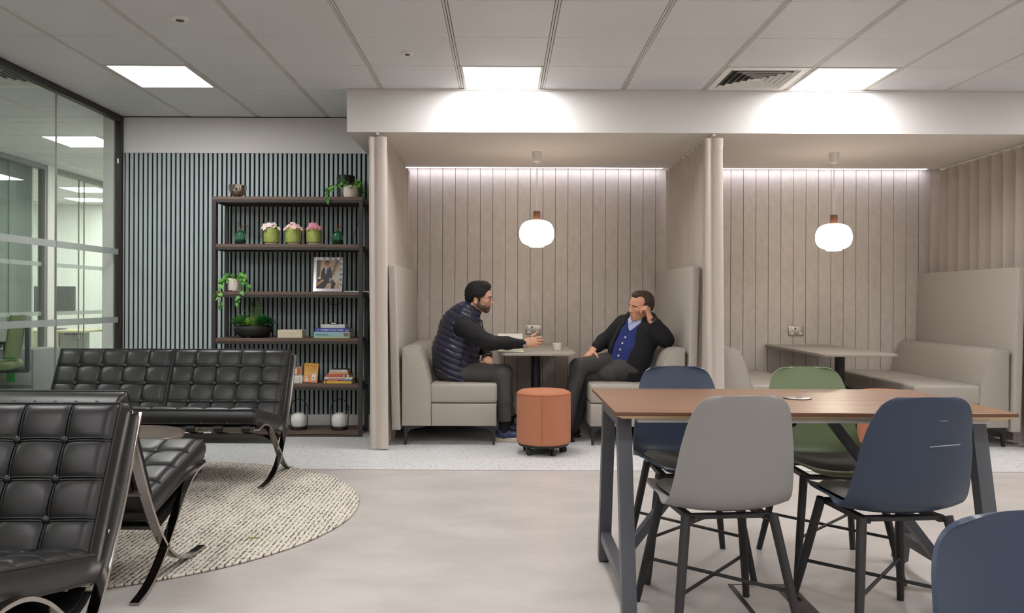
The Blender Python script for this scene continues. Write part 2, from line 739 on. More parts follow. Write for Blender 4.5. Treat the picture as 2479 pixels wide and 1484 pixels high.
w = B()
w.box(-3.33, -0.96, 7.05, 7.15, 0, ZC)
w.box(-3.275, -1.171, 7.022, 7.05, 2.379, ZC - 0.006)
w.mi = 1
w.box(-3.275, -0.98, 7.042, 7.05, 0.132, 2.379)
struct(w.build('wall_back', [m_white, m_black], smooth=None))
s = B()
x = -3.262
while x < -1.0:
    s.box(x, x + 0.0250, 7.029, 7.0425, 0.132, 2.379, 0.0015, 1)
    x += 0.04
struct(s.build('trim_2', m_slat, smooth=30), 'vertical grey-blue slats on black backing')
bb = B()
bb.box(-3.275, -0.98, 7.032, 7.05, 0, 0.1315, 0.003)
struct(bb.build('baseboard_back', m_white))
k = B()
k.box(-1.171, X1, 6.07, 7.667, ZS, ZC - 0.003)
k.mi = 1
k.box(-1.171, X1, 7.667, 7.9, 2.6, ZC - 0.003)
for p in k.bm.faces:
    if p.normal.z < -0.5:
        p.material_index = 1
struct(k.build('ceiling_bulkhead', [m_white, m_soffit], smooth=None))
e = B()
e.box(-1.171, X1, 6.055, 6.07, ZC - 0.012, ZC + 0.002, 0.001, 1)
struct(e.build('trim_3', m_rail))
w = B()
w.box(-1.06, -1.005, 7.03, 7.85, 0, ZC)
struct(w.build('wall_booth_left', m_white, smooth=None))
w = B()
w.box(-1.005, 4.2, 7.792, 7.9, 0, 2.6)
w.mi = 1
gx = -0.106 - 9 * 0.1196
while gx < 4.2:
    w.box(max(gx + 0.0018, -1.0), min(gx + 0.1196 - 0.0018, 4.19), 7.7865, 7.793, 0.036, 2.6, 0.0025, 1)
    gx += 0.1196
w.mi = 2
w.box(-0.955, 4.19, 7.779, 7.793, 0, 0.035)
struct(w.build('wall_booth_back', [M('felt_groove', (92, 84, 77), .95), m_felt, m_skirt], smooth=30))
w = B()
w.box(4.19, X1, 7.78, 7.9, 0, ZC)
w.box(X1, X1 + 0.1, Y0, 7.9, 0, ZC)
struct(w.build('wall_right', m_white, smooth=None))
w = B()
w.box(X0, X1, Y0 - 0.1, Y0, 0, ZC)
struct(w.build('wall_front', m_white, smooth=None))

# ------------------------------------------------------------------ ceiling fittings


def ceiling_light(x, y, label, mat, group=None):
    t = thing('ceiling_light', label, 'ceiling light', (x + 0.3, y + 0.3, ZC), 0, group)
    f = B()
    for (a0, a1, b0, b1) in ((-.282, .282, -.296, -.272), (-.282, .282, .272, .296), (-.282, -.262, -.272, .272), (.262, .282, -.272, .272)):
        f.box(a0, a1, b0, b1, -0.002, 0.018, 0.001, 1)
    f.build('frame', m_rail, t)
    d = B()
    d.box(-.262, .262, -.272, .272, 0.004, 0.012)
    d.build('diffuser', mat, t, None)
    return t


nm = {(-2.7175, 5.47): 'bright square ceiling light left, above the leather sofa and near the glass wall',
      (-0.3175, 5.47): 'bright square ceiling light against the bulkhead above the two seated men',
      (2.0825, 5.47): 'bright square ceiling light beside the square air vent'}
for (x, y) in lights:
    ceiling_light(x, y, nm.get((x, y), 'square ceiling light of the same grid, overhead and out of the picture'), m_panel,
                  None if (x, y) in nm else 'ceiling lights out of the picture')
onm = {(-4.5175, 7.87): 'bright square ceiling light seen through the glass wall in the corridor',
       (-6.3175, 11.47): 'square ceiling light in the far office behind the second glass wall'}
for (x, y) in off_lights:
    ceiling_light(x, y, onm.get((x, y), 'square ceiling light further along the office behind the glass'), m_panel_office,
                  None if (x, y) in onm else 'further office ceiling lights')


def vent(x, y, label):
    t = thing('ceiling_vent', label, 'air vent', (x + 0.3, y + 0.3, ZC), 0)
    f = B()
    for (a0, a1, b0, b1) in ((-.283, .283, -.296, -.235), (-.283, .283, .235, .296), (-.283, -.235, -.235, .235), (.235, .283, -.235, .235)):
        f.box(a0, a1, b0, b1, -0.004, 0.014, 0.002, 1)
    f.build('frame', m_whiteplastic, t)
    bk = B()
    bk.box(-.235, .235, -.235, .235, 0.06, 0.065)
    bk.build('duct_plate', m_gap, t, None)
    for q in range(5):
        r1 = 0.228 - q * 0.042
        r0 = r1 - 0.036
        l = B()

        def ring(r, z):
            return [(-r, -r, z), (r, -r, z), (r, r, z), (-r, r, z)]
        outer, inner = ring(r1, -0.006), ring(r0, 0.034)
        o2, i2 = ring(r1, -0.003), ring(r0, 0.037)
        for a in range(4):
            n_ = (a + 1) % 4
            l.poly([outer[a], outer[n_], inner[n_], inner[a]])
            l.poly([o2[n_], o2[a], i2[a], i2[n_]])
            l.poly([outer[n_], outer[a], o2[a], o2[n_]])
            l.poly([inner[a], inner[n_], i2[n_], i2[a]])
        l.build('louvre', m_whiteplastic, t, None)
    l = B()
    l.box(-.025, .025, -.025, .025, -0.006, 0.0, 0.002, 1)
    l.build('centre_cap', m_whiteplastic, t)
    return t


vent(1.4825, 5.47, 'square louvred air vent in the ceiling left of the right-hand ceiling light')
vent(-3.9175, 5.47, 'square louvred air vent seen through the top of the glass wall')


def sensor(x, y, r, label):
    t = thing('ceiling_sensor', label, 'ceiling sensor', (x, y, ZC), 0)
    a = B()
    a.lathe([(0, 0.002), (r, 0.002), (r, -0.008), (r * 0.85, -0.013), (r * 0.5, -0.014), (r * 0.46, -0.006), (0, -0.006)], 28)
    a.build('rim', m_whiteplastic, t)
    c_ = B()
    c_.lathe([(0, -0.004), (r * 0.42, -0.004), (r * 0.42, -0.016), (r * 0.25, -0.020), (0, -0.020)], 20)
    c_.build('lens', M('sensor_lens', (92, 90, 88), 0.4), t)


sensor(-1.815, 4.56, 0.050, 'larger round ceiling sensor at top left')
sensor(-0.616, 5.178, 0.038, 'smaller round ceiling sensor left of the middle ceiling light')

# LED lines over the felt wall
for (xa, xb, lb) in ((-0.93, 1.5, 'thin cold white LED strip along the felt wall top of the occupied booth'),
                     (1.6, 4.0, 'thin cold white LED strip along the felt wall top of the empty booth')):
    t = thing('led_strip', lb, 'light strip', (xa, 7.70, 2.375), 0)
    l = B()
    l.box(0, xb - xa, 0.0, 0.045, 0.0, 0.006)
    l.build('strip', m_led, t, None)
    l = B()
    l.box(0, xb - xa, -0.03, 0.07, 0.007, 0.02)
    l.build('channel', m_whiteplastic, t, None)

# ------------------------------------------------------------------ glass partition at the left
GXP = -3.30
t = B()
t.box(GXP - 0.025, GXP + 0.025, Y0, 7.02, ZC - 0.052, ZC - 0.002, 0.002, 1)
t.box(GXP - 0.025, GXP + 0.025, 6.975, 7.02, 0.04, ZC - 0.05, 0.002, 1)
t.box(GXP - 0.025, GXP + 0.025, Y0, 7.02, 0, 0.045, 0.002, 1)
win1 = struct(t.build('window_1', m_darkframe), 'frameless glass wall with a dark bronze head rail')
ys = [6.975, 6.007, 4.62, 3.23, 1.84, 0.45, -0.94]
for a, b_ in zip(ys[:-1], ys[1:]):
    g = B()
    g.box(GXP - 0.005, GXP + 0.005, b_ + 0.003, a - 0.001, 0.045, ZC - 0.052)
    gp = g.build('glass_pane', m_glass, win1, None)
    fm = B()
    fm.box(GXP + 0.0055, GXP + 0.0062, b_ + 0.003, a - 0.001, 1.497, 1.547)
    fm.box(GXP + 0.0055, GXP + 0.0062, b_ + 0.003, a - 0.001, 0.918, 0.967)
    fm.build('frosted_band', m_film, gp, None)
for y in ys[1:4]:
    g = B()
    g.box(GXP - 0.006, GXP + 0.007, y - 0.003, y + 0.004, 0.045, ZC - 0.052)
    g.build('joint_strip', m_greyframe, win1, None)
t = B()
t.box(-3.42, -3.332, 6.96, 7.15, 0, ZC - 0.003)
struct(t.build('trim_4', m_white, smooth=None))

# ------------------------------------------------------------------ office behind the glass
w = B()
w.box(X0, -3.33, 13.6, 13.7, 0, ZC)
w.box(X0 - 0.1, X0, Y0, 13.7, 0, ZC)
w.box(-3.42, -3.33, 7.15, 13.7, 0, ZC)
w.box(X0, -5.62, 9.68, 9.74, 0, ZC)
struct(w.build('wall_office', m_offwall, smooth=None))
w = B()
w.box(-5.66, -5.6, 4.0, 9.68, 0, ZC - 0.002)
struct(w.build('wall_corridor', m_offgrey, smooth=None))
XP = -5.42
t = B()
t.box(XP - 0.04, XP + 0.04, 4.0, 11.5, ZC - 0.055, ZC - 0.002)
t.box(XP - 0.04, XP + 0.04, 4.0, 11.5, 0.0, 0.05)
t.box(XP - 0.04, XP + 0.04, 11.1, 11.28, 0.05, ZC - 0.055)
t.box(XP - 0.04, XP + 0.04, 9.56, 9.61, 0.05, ZC - 0.055)
win2 = struct(t.build('window_2', m_greyframe, smooth=None), 'second glass wall along the far side of the corridor')
t = B()
t.box(XP - 0.06, XP + 0.05, 9.61, 9.80, 0, ZC - 0.002)
t.box(XP - 0.06, XP + 0.05, 11.3, 11.5, 0, ZC - 0.056)
struct(t.build('trim_5', m_white, smooth=None))
for (a, b_) in ((4.0, 5.9), (5.905, 8.93), (8.935, 9.56), (9.8, 10.40), (10.405, 10.53), (10.535, 11.1)):
    g = B()
    g.box(XP - 0.005, XP + 0.005, a, b_, 0.05, ZC - 0.055)
    gp = g.build('glass_pane', m_glass, win2, None)
    fm = B()
    fm.box(XP + 0.0055, XP + 0.0062, a, b_, 1.50, 1.55)
    fm.box(XP + 0.0055, XP + 0.0062, a, b_, 0.92, 0.967)
    fm.build('frosted_band', m_film, gp, None)
for y in (8.932, 10.402, 10.532):
    g = B()
    g.box(XP - 0.006, XP + 0.008, y - 0.004, y + 0.004, 0.05, ZC - 0.055)
    g.build('joint_strip', m_greyframe, win2, None)
g = B()
g.box(XP + 0.008, XP + 0.05, 11.02, 11.13, 1.43, 1.55, 0.004)
g.build('lock_box', m_whiteplastic, win2)
g = B()
g.tube([(XP + 0.01, 10.37, 0.60), (XP + 0.045, 10.37, 0.60), (XP + 0.045, 10.37, 0.70), (XP + 0.01, 10.37, 0.70)], 0.009)
g.build('door_handle', m_chrome, win2)

m_oak = M('pale_oak', (205, 190, 150), 0.5, vary=(4, 0.08, (1, 8, 8)))
t = thing('office_desk', 'pale oak desk behind the second glass wall', 'desk', (-6.25, 11.05, 0))
d = B()
d.box(-0.9, 0.75, -0.4, 0.4, 0.675, 0.70, 0.003)
d.build('desk_top', m_oak, t)
d = B()
d.box(-0.85, 0.45, -0.38, -0.36, 0.02, 0.675)
d.build('modesty_panel', m_oak, t)
for sx in (-0.87, 0.43):
    d = B()
    d.box(sx, sx + 0.03, -0.38, 0.36, 0.0, 0.675)
    d.build('leg', m_greyframe, t)
d = B()
d.box(0.46, 0.70, -0.30, -0.26, 0.64, 0.672)
d.build('cable_tray', m_gap, t)
m_scr = M('monitor_black', (22, 23, 25), 0.35)
t = thing('monitor', 'black computer monitor on the pale desk behind the glass', 'monitor', (-6.15, 11.2, 0.7005))
d = B()
d.box(-0.29, 0.27, -0.02, 0.02, 0.235, 0.59, 0.006)
d.build('screen', m_scr, t)
d = B()
d.box(-0.03, 0.03, -0.055, -0.021, 0.012, 0.42, 0.004)
d.build('stand', m_scr, t)
d = B()
d.box(-0.12, 0.12, -0.12, 0.08, 0.0, 0.012, 0.004)
d.build('foot', m_scr, t)
d = B()
d.tube(catmull([(-0.02, -0.05, 0.42), (-0.07, -0.09, 0.36), (-0.10, -0.09, 0.24), (-0.06, -0.07, 0.1)]), 0.008)
d.build('cable', m_chrome, t)
m_lime = M('lime_mesh', (100, 114, 76), 0.8)
m_chblk = M('office_chair_black', (30, 32, 34), 0.6)
t = thing('office_chair', 'lime green mesh-back office chair in the corridor behind the glass wall', 'office chair', (-4.93, 7.85, 0), 1.9)
d = B()
d.grid(lambda u, v: Vector(((v - .5) * (0.44 - 0.06 * u), -0.23 - 0.05 * u + 0.08 * (2 * v - 1) ** 2, 0.56 + 0.40 * u)), 8, 8)
bm2 = d.bm
bmesh.ops.solidify(bm2, geom=list(bm2.faces), thickness=0.02)
d.build('backrest', m_lime, t)
d = B()
d.box(-0.25, 0.25, -0.23, 0.25, 0.44, 0.52, 0.03, 3)
d.build('seat', m_lime, t)
d = B()
d.box(-0.03, 0.03, -0.33, -0.29, 0.42, 0.9, 0.01)
d.box(-0.03, 0.03, -0.33, 0.0, 0.40, 0.44, 0.01)
d.build('back_support', m_chblk, t)
for s_ in (-1, 1):
    d = B()
    d.tube([(s_ * .24, -.05, .44), (s_ * .3, -.05, .46), (s_ * .3, -.05, .66)], 0.015)
    d.box(s_ * .3 - .035, s_ * .3 + .035, -.16, .12, .66, .69, .012)
    d.build('armrest', m_chblk, t)
d = B()
d.tube([(0, 0, .06), (0, 0, .44)], 0.028, 12)
d.build('gas_column', m_chblk, t)
for k_ in range(5):
    a = 2 * PI * k_ / 5
    d = B()
    d.tube([(0, 0, .09), (.29 * math.cos(a), .29 * math.sin(a), .065)], [.028, .018])
    d.ball((.29 * math.cos(a), .29 * math.sin(a), .03), .03, 10)
    d.build('castor_arm', m_chblk, t)
t = thing('storage_pedestal', 'grey drawer pedestal with green labels behind the glass wall at left', 'pedestal', (-4.98, 8.55, 0))
d = B()
d.box(-.2, .2, -.25, .25, .02, .60, .006)
d.build('cabinet', M('pedestal_grey', (120, 122, 122), .5), t)
for z in (.05, .24, .43):
    d = B()
    d.box(-.18, .18, -.262, -.251, z, z + .155, .003)
    dr = d.build('drawer', M('pedestal_front', (150, 152, 150), .5), t)
    d = B()
    d.box(-.06, .02, -.266, -.2625, z + .03, z + .12)
    d.build('label_card', M('label_green', (46, 150, 60), .6), dr)
# ================================================================== booths
m_vinyl = M('booth_vinyl', (161, 154, 145), 0.55, vary=(1.5, 0.03), bump=(420, 0.05))
m_weave = M('booth_weave', (174, 167, 158), 0.95, vary=(190, 0.13), bump=(330, 0.35))
m_blkmetal = M('black_metal', (34, 34, 36), 0.5)
m_laminate = M('booth_table_laminate', (152, 144, 135), 0.42, vary=(3, 0.02))
m_glow = emitter('globe_glow', (255, 240, 214), 5.5)
m_walnut_small = M('walnut_cap', (88, 54, 40), 0.5, vary=(40, 0.2, (1, 1, .1)))


def booth_sofa(xb, side, label, slim=False):
    """xb: x of the outer back, side=+1 seat faces +x; local x runs from the back to the seat front"""
    t = thing('booth_sofa', label, 'booth sofa', (xb, 6.286, 0), 0, None)
    L = 1.484

    def X(p):
        return [(side * a, z) for a, z in p]
    b_ = B()
    b_.prism(X([(.232, .148), (.735, .148), (.735, .322), (.232, .322)]), 'y', 0, L, .012, 3)
    b_.build('base', m_vinyl, t, 40)
    for k_ in range(2):
        y0, y1 = k_ * (L / 2) + .002, (k_ + 1) * (L / 2) - .002
        cu = B()
        xs = (side * .222, side * .738)
        n0 = .226
        cu.box(min(xs), max(xs), y0, y1, .326, .474, .022, 4)
        for v in cu.bm.verts:                      # slightly crowned top
            if v.co.z > .45:
                u = (abs(v.co.x) - .222) / .516
                w_ = (v.co.y - y0) / (y1 - y0)
                v.co.z += .006 * max(0, math.sin(PI * min(1, max(0, u)))) * max(0, math.sin(PI * min(1, max(0, w_))))
        cu.build('seat_cushion', m_vinyl, t, 50)
    prof = [(.004, .148), (.2305, .148), (.2305, .33), (.227, .43), (.214, .50), (.196, .57), (.172, .65), (.155, .697), (.135, .732), (.110, .751), (.075, .758), (.03, .758), (.004, .752)]
    br = B()
    br.prism(X(prof), 'y', 0.0, L, .010, 3)
    br.build('backrest', m_vinyl, t, 55)
    pp = B()                                        # piping along the end profile
    pp.tube([(side * (v.x + .001), .006, v.y + .001) for v in catmull([(a_, z_, 0) for a_, z_ in prof[3:]], 4)], .0035, 6)
    pp.build('piping', m_vinyl, t)
    pa = B()                                        # tall upholstered side panel, leaning outward a little
    sh = [(-.008, .118), (-.008, .20), (-.040, 1.385), (-.103, 1.385), (-.074, .20), (-.070, .118)]
    sh = [(-.006, .12), (-.040, 1.389), (-.102, 1.389), (-.070, .12)]
    if slim:
        sh = [(-.006, .12), (-.008, 1.389), (-.066, 1.389), (-.062, .12)]
    pa.prism(X(sh), 'y', -.03, L + .004, .014, 3)
    pn = pa.build('high_side_panel', m_weave, t, 45)
    for sx in (.045, .70):
        for sy in (.02, L - .05):
            lg = B()
            d_ = 1 if sx < .3 else -1
            lg.prism(X([(sx - .028 * d_, .148), (sx + .135 * d_, .148), (sx + .125 * d_, .138), (sx + .03 * d_, .122), (sx + .004 * d_, .095),
                        (sx - .006 * d_, 0), (sx - .022 * d_, 0)]), 'y', sy, sy + .03, .002, 1)
            lg.build('leg', m_blkmetal, t, 30)
    return t


booth_sofa(-.786, 1, 'pale grey high-backed booth sofa the man in the quilted vest sits on')
booth_sofa(1.407, -1, 'pale grey high-backed booth sofa the man in the dark blazer leans back on')
booth_sofa(1.690, 1, 'pale grey booth sofa in the empty booth, just right of the middle curtain', True)
booth_sofa(3.905, -1, 'pale grey high-backed booth sofa at far right below the right curtain')


def booth_table(xc, label):
    t = thing('booth_table', label, 'table', (xc, 7.07, 0))
    w2, y0, y1, r = .305, -.71, .705, .075
    pts = [(w2, y1), (-w2, y1)]
    for k_ in range(9):
        a = PI + k_ / 8 * PI / 2
        pts.append((-w2 + r + r * math.cos(a), y0 + r + r * math.sin(a)))
    for k_ in range(9):
        a = 1.5 * PI + k_ / 8 * PI / 2
        pts.append((w2 - r + r * math.cos(a), y0 + r + r * math.sin(a)))
    tp = B()
    tp.prism(pts, 'z', .687, .709, .003, 2)
    tp.build('table_top', m_laminate, t)
    lg = B()
    lg.lathe([(0, .014), (.04, .014), (.04, .672), (.07, .674), (.07, .6865), (0, .6865)], 28, (0, -.28, 0))
    lg.build('pedestal', m_blkmetal, t)
    ft = B()
    ft.lathe([(0, 0), (.21, 0), (.21, .008), (.19, .014), (0, .014)], 36, (0, -.28, 0))
    ft.build('foot', m_blkmetal, t)
    br = B()
    br.box(-.24, .24, .66, .704, .655, .6865, .002, 1)
    br.build('wall_bracket', m_whiteplastic, t)


booth_table(.27, 'warm grey booth table between the two seated men with notebook and cup')
booth_table(2.80, 'bare warm grey table in the empty right-hand booth')


def pendant(x, y, zdrop, label):
    t = thing('pendant_lamp', label, 'pendant lamp', (x, y, ZS))
    r_ = B()
    r_.lathe([(0, 0), (.044, 0), (.044, -.006), (.032, -.084), (.010, -.088), (.010, -.098), (0, -.098)], 28)
    r_.build('ceiling_rose', m_whiteplastic, t)
    co = B()
    co.tube([(0, 0, -.095), (0, 0, -zdrop)], .0035, 8)
    co.build('cord', m_whiteplastic, t)
    cp = B()
    cp.lathe([(0, -zdrop), (.026, -zdrop), (.0295, -zdrop - .003), (.0295, -zdrop - .078), (0, -zdrop - .078)], 28)
    cp.build('wooden_cap', m_walnut_small, t)
    z0 = -zdrop - .075
    pts = catmull([(.03, 0, z0), (.075, 0, z0 - .006), (.118, 0, z0 - .030), (.141, 0, z0 - .075), (.146, 0, z0 - .115), (.140, 0, z0 - .155),
                   (.118, 0, z0 - .190), (.085, 0, z0 - .208), (.064, 0, z0 - .214)], 5)
    prof = [(0, z0 + .001)] + [(p.x, p.z) for p in pts] + [(.062, z0 - .223), (.055, z0 - .226), (0, z0 - .226)]
    gl = B()
    gl.lathe(prof, 40)
    gl.build('glass_shade', m_glow, t, 60)


pendant(.277, 6.85, .50, 'glowing white glass pendant lamp over the table of the two men')
pendant(2.771, 6.85, .522, 'glowing white glass pendant lamp over the empty booth table')

# ------------------------------------------------------------------ curtains 


def curtain(xc, label, rail_label, flip=1, seed=1, y0=6.085, y1=7.74, wave=.053):
    t = thing('curtain', label, 'curtain', (xc, y0, 0))
    rr = random.Random(seed)
    L = y1 - y0

    # outline of the drape in plan: a flat leading strip across the opening, then pleats running back
    base = [(-.064, .016), (-.052, .002), (-.034, .008), (-.020, .016), (.0, .004), (.03, -.004), (.056, .002), (.066, .018), (.050, .045), (.0, .062)]
    npl = 10
    for j8 in range(1, npl * 8 + 1):
        j = j8 / 2
        amp = wave * (1 + .07 * rr.uniform(-1, 1))
        th_ = PI / 2 * j + .25
        sn_ = math.sin(th_)
        base.append((-amp * math.copysign(abs(sn_), sn_), .062 + (L - .062) * j / (npl * 4) + .010 * math.sin(2 * th_)))
    plan = catmull([(flip * x, y, 0) for x, y in base], 3)
    n = len(plan) - 1
    sway = [rr.uniform(-1, 1) for _ in range(n + 1)]

    def fn(u, v):
        z = .012 + u * 2.325
        p = plan[int(round(v * n))]
        front = max(0, 1 - v * n / 24)
        lo = (1 - u)
        x = p.x * (1 + .14 * lo * (1 - front)) + .012 * lo * math.sin(v * 23) + flip * front * .030 * lo ** 2
        y = p.y - front * .030 * lo ** 3 * (1 if p.x * flip > 0 else .2) - .008 * front
        if z > 2.25:
            x *= 1.05
        return Vector((x, y, z))
    c_ = B()
    zs = [0, .02, .1, .2, .35, .5, .65, .8, .9, .9575, .9585, .9595, .9605, .98, 1]
    bm2 = c_.bm
    vs = [[bm2.verts.new(fn(u, j / n)) for j in range(n + 1)] for u in zs]
    for i in range(len(zs) - 1):
        for j in range(n):
            bm2.faces.new((vs[i][j], vs[i][j + 1], vs[i + 1][j + 1], vs[i + 1][j]))
    bmesh.ops.recalc_face_normals(bm2, faces=bm2.faces)
    bmesh.ops.solidify(bm2, geom=list(bm2.faces), thickness=.003)
    c_.build('drape', m_curt, t, 50)
    for z, dz, nm_ in ((2.243, .003, 'heading_stitch'), (.105, .003, 'hem_stitch')):
        hm = B()
        pts = []
        for j in range(n + 1):
            p = fn((z - .012) / 2.325, j / n)
            pts.append(p)
        hm.bar(pts, dz, .0045, (0, 0, 1))
        hm.build(nm_, m_curt, t, 50)
    rl = thing('curtain_rail', rail_label, 'curtain rail', (xc, 6.08, ZS))
    r_ = B()
    r_.box(-.011, .011, 0, 1.57, -.018, -.001, .002, 1)
    r_.build('track', m_whiteplastic, rl)
    return t


curtain(-.945, 'floor-length beige curtain between the slatted wall shelving and the occupied booth', 'white ceiling rail of the leftmost beige curtain', 1, 3, wave=.058)
curtain(1.568, 'floor-length beige curtain dividing the two booths', 'white ceiling rail of the beige curtain between the two booths', 1, 8)
curtain(4.098, 'beige curtain hanging behind the high sofa back at far right', 'white ceiling rail of the beige curtain at far right', -1, 5, wave=.074)

# ------------------------------------------------------------------ wall sockets


def socket(x, z, label):
    t = thing('wall_socket', label, 'wall socket', (x, 7.779, z))
    p = B()
    p.box(-.073, .073, -.010, 0, -.043, .043, .002, 2)
    p.build('face_plate', m_steel, t)
    for sx in (-.04, .04):
        i_ = B()
        i_.prism([(sx - .018, -.034), (sx + .018, -.034), (sx + .018, -.022), (sx + .008, -.012), (sx + .008, .006), (sx - .008, .006), (sx - .008, -.012), (sx - .018, -.022)],
                 'y', -.0115, -.0101, 0)
        i_.build('socket_insert', m_whiteplastic, t)
        h = B()
        h.box(sx - .0035, sx + .0035, -.0122, -.0116, -.006, .004)
        h.box(sx - .014, sx - .008, -.0122, -.0116, -.028, -.023)
        h.box(sx + .008, sx + .014, -.0122, -.0116, -.028, -.023)
        h.build('pin_holes', m_gap, t, None)
    for sx, mm in ((-.011, m_gap), (.009, m_whiteplastic)):
        s_ = B()
        s_.box(sx - .006, sx + .006, -.013, -.0101, .012, .034, .0015, 1)
        s_.build('rocker_switch', mm, t)
    u = B()
    u.box(-.062, -.048, -.0106, -.0101, .026, .033)
    u.build('usb_port', m_gap, t, None)


socket(.283, .841, 'steel double wall socket behind the raised hand of the man in the vest')
socket(2.79, .838, 'steel double wall socket above the empty booth table')

# ------------------------------------------------------------------ round stools on castors
m_orange = M('orange_fabric', (174, 114, 86), 0.9, vary=(260, 0.10), bump=(300, 0.2))
m_cast = M('castor_black', (20, 20, 21), 0.35)


def stool(x, y, label, rz=0.0):
    t = thing('round_stool', label, 'stool', (x, y, 0), rz)
    u = B()
    u.lathe([(0, .078), (.185, .078), (.197, .086), (.199, .10), (.199, .42), (.198, .438), (.190, .452), (.170, .462), (.10, .468), (0, .470)], 64)
    bd = u.build('upholstery', m_orange, t, 60)
    se = B()
    se.tube([(.1985 * math.cos(a), .1985 * math.sin(a), .441) for a in [2 * PI * k_ / 64 for k_ in range(64)]], .0022, 6, True)
    se.tube([(-.02, -.1995, .09), (-.02, -.1995, .26), (-.02, -.1985, .438)], .0022, 6)
    se.build('seam', M('seam_orange', (168, 94, 62), .9) if 'seam_orange' not in MATS else MATS['seam_orange'], t)
    bs = B()
    bs.lathe([(0, .062), (.182, .062), (.186, .066), (.186, .0775), (0, .0775)], 48)
    bs.build('base_plate', m_cast, t)
    for k_ in range(5):
        a = -PI / 2 + .42 + 2 * PI * k_ / 5
        cx, cy = .145 * math.cos(a), .145 * math.sin(a)
        cs = B()
        for s_ in (-.013, .013):
            mt = Matrix.Translation((cx, cy, .024)) @ Matrix.Rotation(a + .6, 4, 'Z') @ Matrix.Translation((s_, 0, 0)) @ Matrix.Rotation(PI / 2, 4, 'Y')
            cs.lathe([(0, -.009), (.018, -.009), (.0235, -.005), (.0235, .005), (.018, .009), (0, .009)], 20, mtx=mt)
        cs.tube([(cx, cy, .045), (cx, cy, .063)], .006, 8)
        cs.box(cx - .009, cx + .009, cy - .016, cy + .016, .040, .052, .003)
        cs.build('castor', m_cast, t)


stool(.298, 6.0, 'round orange fabric stool on castors in front of the two men')
stool(2.83, 6.02, 'round orange stool mostly hidden behind the wooden table, by the empty booth', 1.1)

# ================================================================== wooden high-work table
m_wood = bpy.data.materials.new('walnut_laminate')
m_wood.use_nodes = True
nt = m_wood.node_tree
b = nt.nodes['Principled BSDF']
b.inputs['Roughness'].default_value = 0.3
tc = nt.nodes.new('ShaderNodeTexCoord')
mp = nt.nodes.new('ShaderNodeMapping')
mp.inputs['Scale'].default_value = (0.55, 13, 13)
nt.links.new(tc.outputs['Object'], mp.inputs['Vector'])
nz = nt.nodes.new('ShaderNodeTexNoise')
nz.inputs['Scale'].default_value = 3.0
nz.inputs['Detail'].default_value = 8
nz.inputs['Roughness'].default_value = 0.62
nt.links.new(mp.outputs['Vector'], nz.inputs['Vector'])
rp = nt.nodes.new('ShaderNodeValToRGB')
els = rp.color_ramp.elements
els[0].position, els[0].color = 0.25, (*lin((92, 66, 50)), 1)
els[1].position, els[1].color = 0.75, (*lin((164, 130, 104)), 1)
e1 = els.new(0.5)
e1.color = (*lin((134, 99, 73)), 1)
nt.links.new(nz.outputs['Fac'], rp.inputs['Fac'])
nt.links.new(rp.outputs['Color'], b.inputs['Base Color'])
m_edge = M('walnut_edge', (104, 70, 50), 0.4, vary=(8, .2, (.3, 6, 6)))
m_ply = M('pale_underside', (216, 190, 150), 0.6)
m_legm = M('anthracite_steel', (78, 80, 87), 0.38, bump=(90, .05))
m_railg = M('light_grey_rail', (176, 174, 172), 0.5)

TX0, TX1, TY0, TY1, TZ = .384, 1.760, 2.782, 3.533, .740
t = thing('work_table', 'wooden-topped work table with dark steel A-frame legs', 'table', ((TX0 + TX1) / 2, (TY0 + TY1) / 2, 0))
hw, hd = (TX1 - TX0) / 2, (TY1 - TY0) / 2
tp = B()
tp.box(-hw, hw, -hd, hd, TZ - .013, TZ, .0015, 1)
for p in tp.bm.faces:
    p.material_index = 0 if p.normal.z > .5 else 1
tp.mi = 2
q = .03
bm2 = bmesh.new()
lo = [bm2.verts.new((sx * (hw - q), sy * (hd - q), TZ - .027)) for sx, sy in ((-1, -1), (1, -1), (1, 1), (-1, 1))]
hi = [bm2.verts.new((sx * (hw - .001), sy * (hd - .001), TZ - .0131)) for sx, sy in ((-1, -1), (1, -1), (1, 1), (-1, 1))]
bm2.faces.new(lo)
bm2.faces.new(hi)
for k_ in range(4):
    bm2.faces.new((lo[k_], lo[(k_ + 1) % 4], hi[(k_ + 1) % 4], hi[k_]))
bmesh.ops.recalc_face_normals(bm2, faces=bm2.faces)
tp._merge(bm2)
tp.build('table_top', [m_wood, m_edge, m_ply], t, 25)
r_ = B()
for sy in (-.325, .325):
    r_.box(-hw + .08, hw - .08, sy - .02, sy + .02, TZ - .040, TZ - .0275, .001, 1)
r_.build('under_rail', m_railg, t)
for sx in (-1, 1):
    xx = sx * (hw - .052)
    lg = B()
    for sy in (-1, 1):
        lg.bar([(xx, sy * .20, TZ - .028), (xx, sy * .352, .014)], .05, .05, (1, 0, 0))
    lg.box(xx - .025, xx + .025, -.20, .20, TZ - .068, TZ - .028)
    lg.box(xx - .02, xx + .02, -.325, .325, .10, .14)
    lo_ = lg.build('leg_frame', m_legm, t, 30)
    for sy in (-1, 1):
        gl = B()
        gl.box(xx - .02, xx + .02, sy * .356 - .02, sy * .356 + .02, 0, .016, .004)
        gl.build('foot_glide', m_cast, lo_)
    dg = B()
    dg.bar([(xx - sx * .02, 0, .12), (xx - sx * .47, 0, TZ - .04)], .05, .03, (0, 1, 0))
    dg.build('diagonal_brace', m_legm, t, 30)

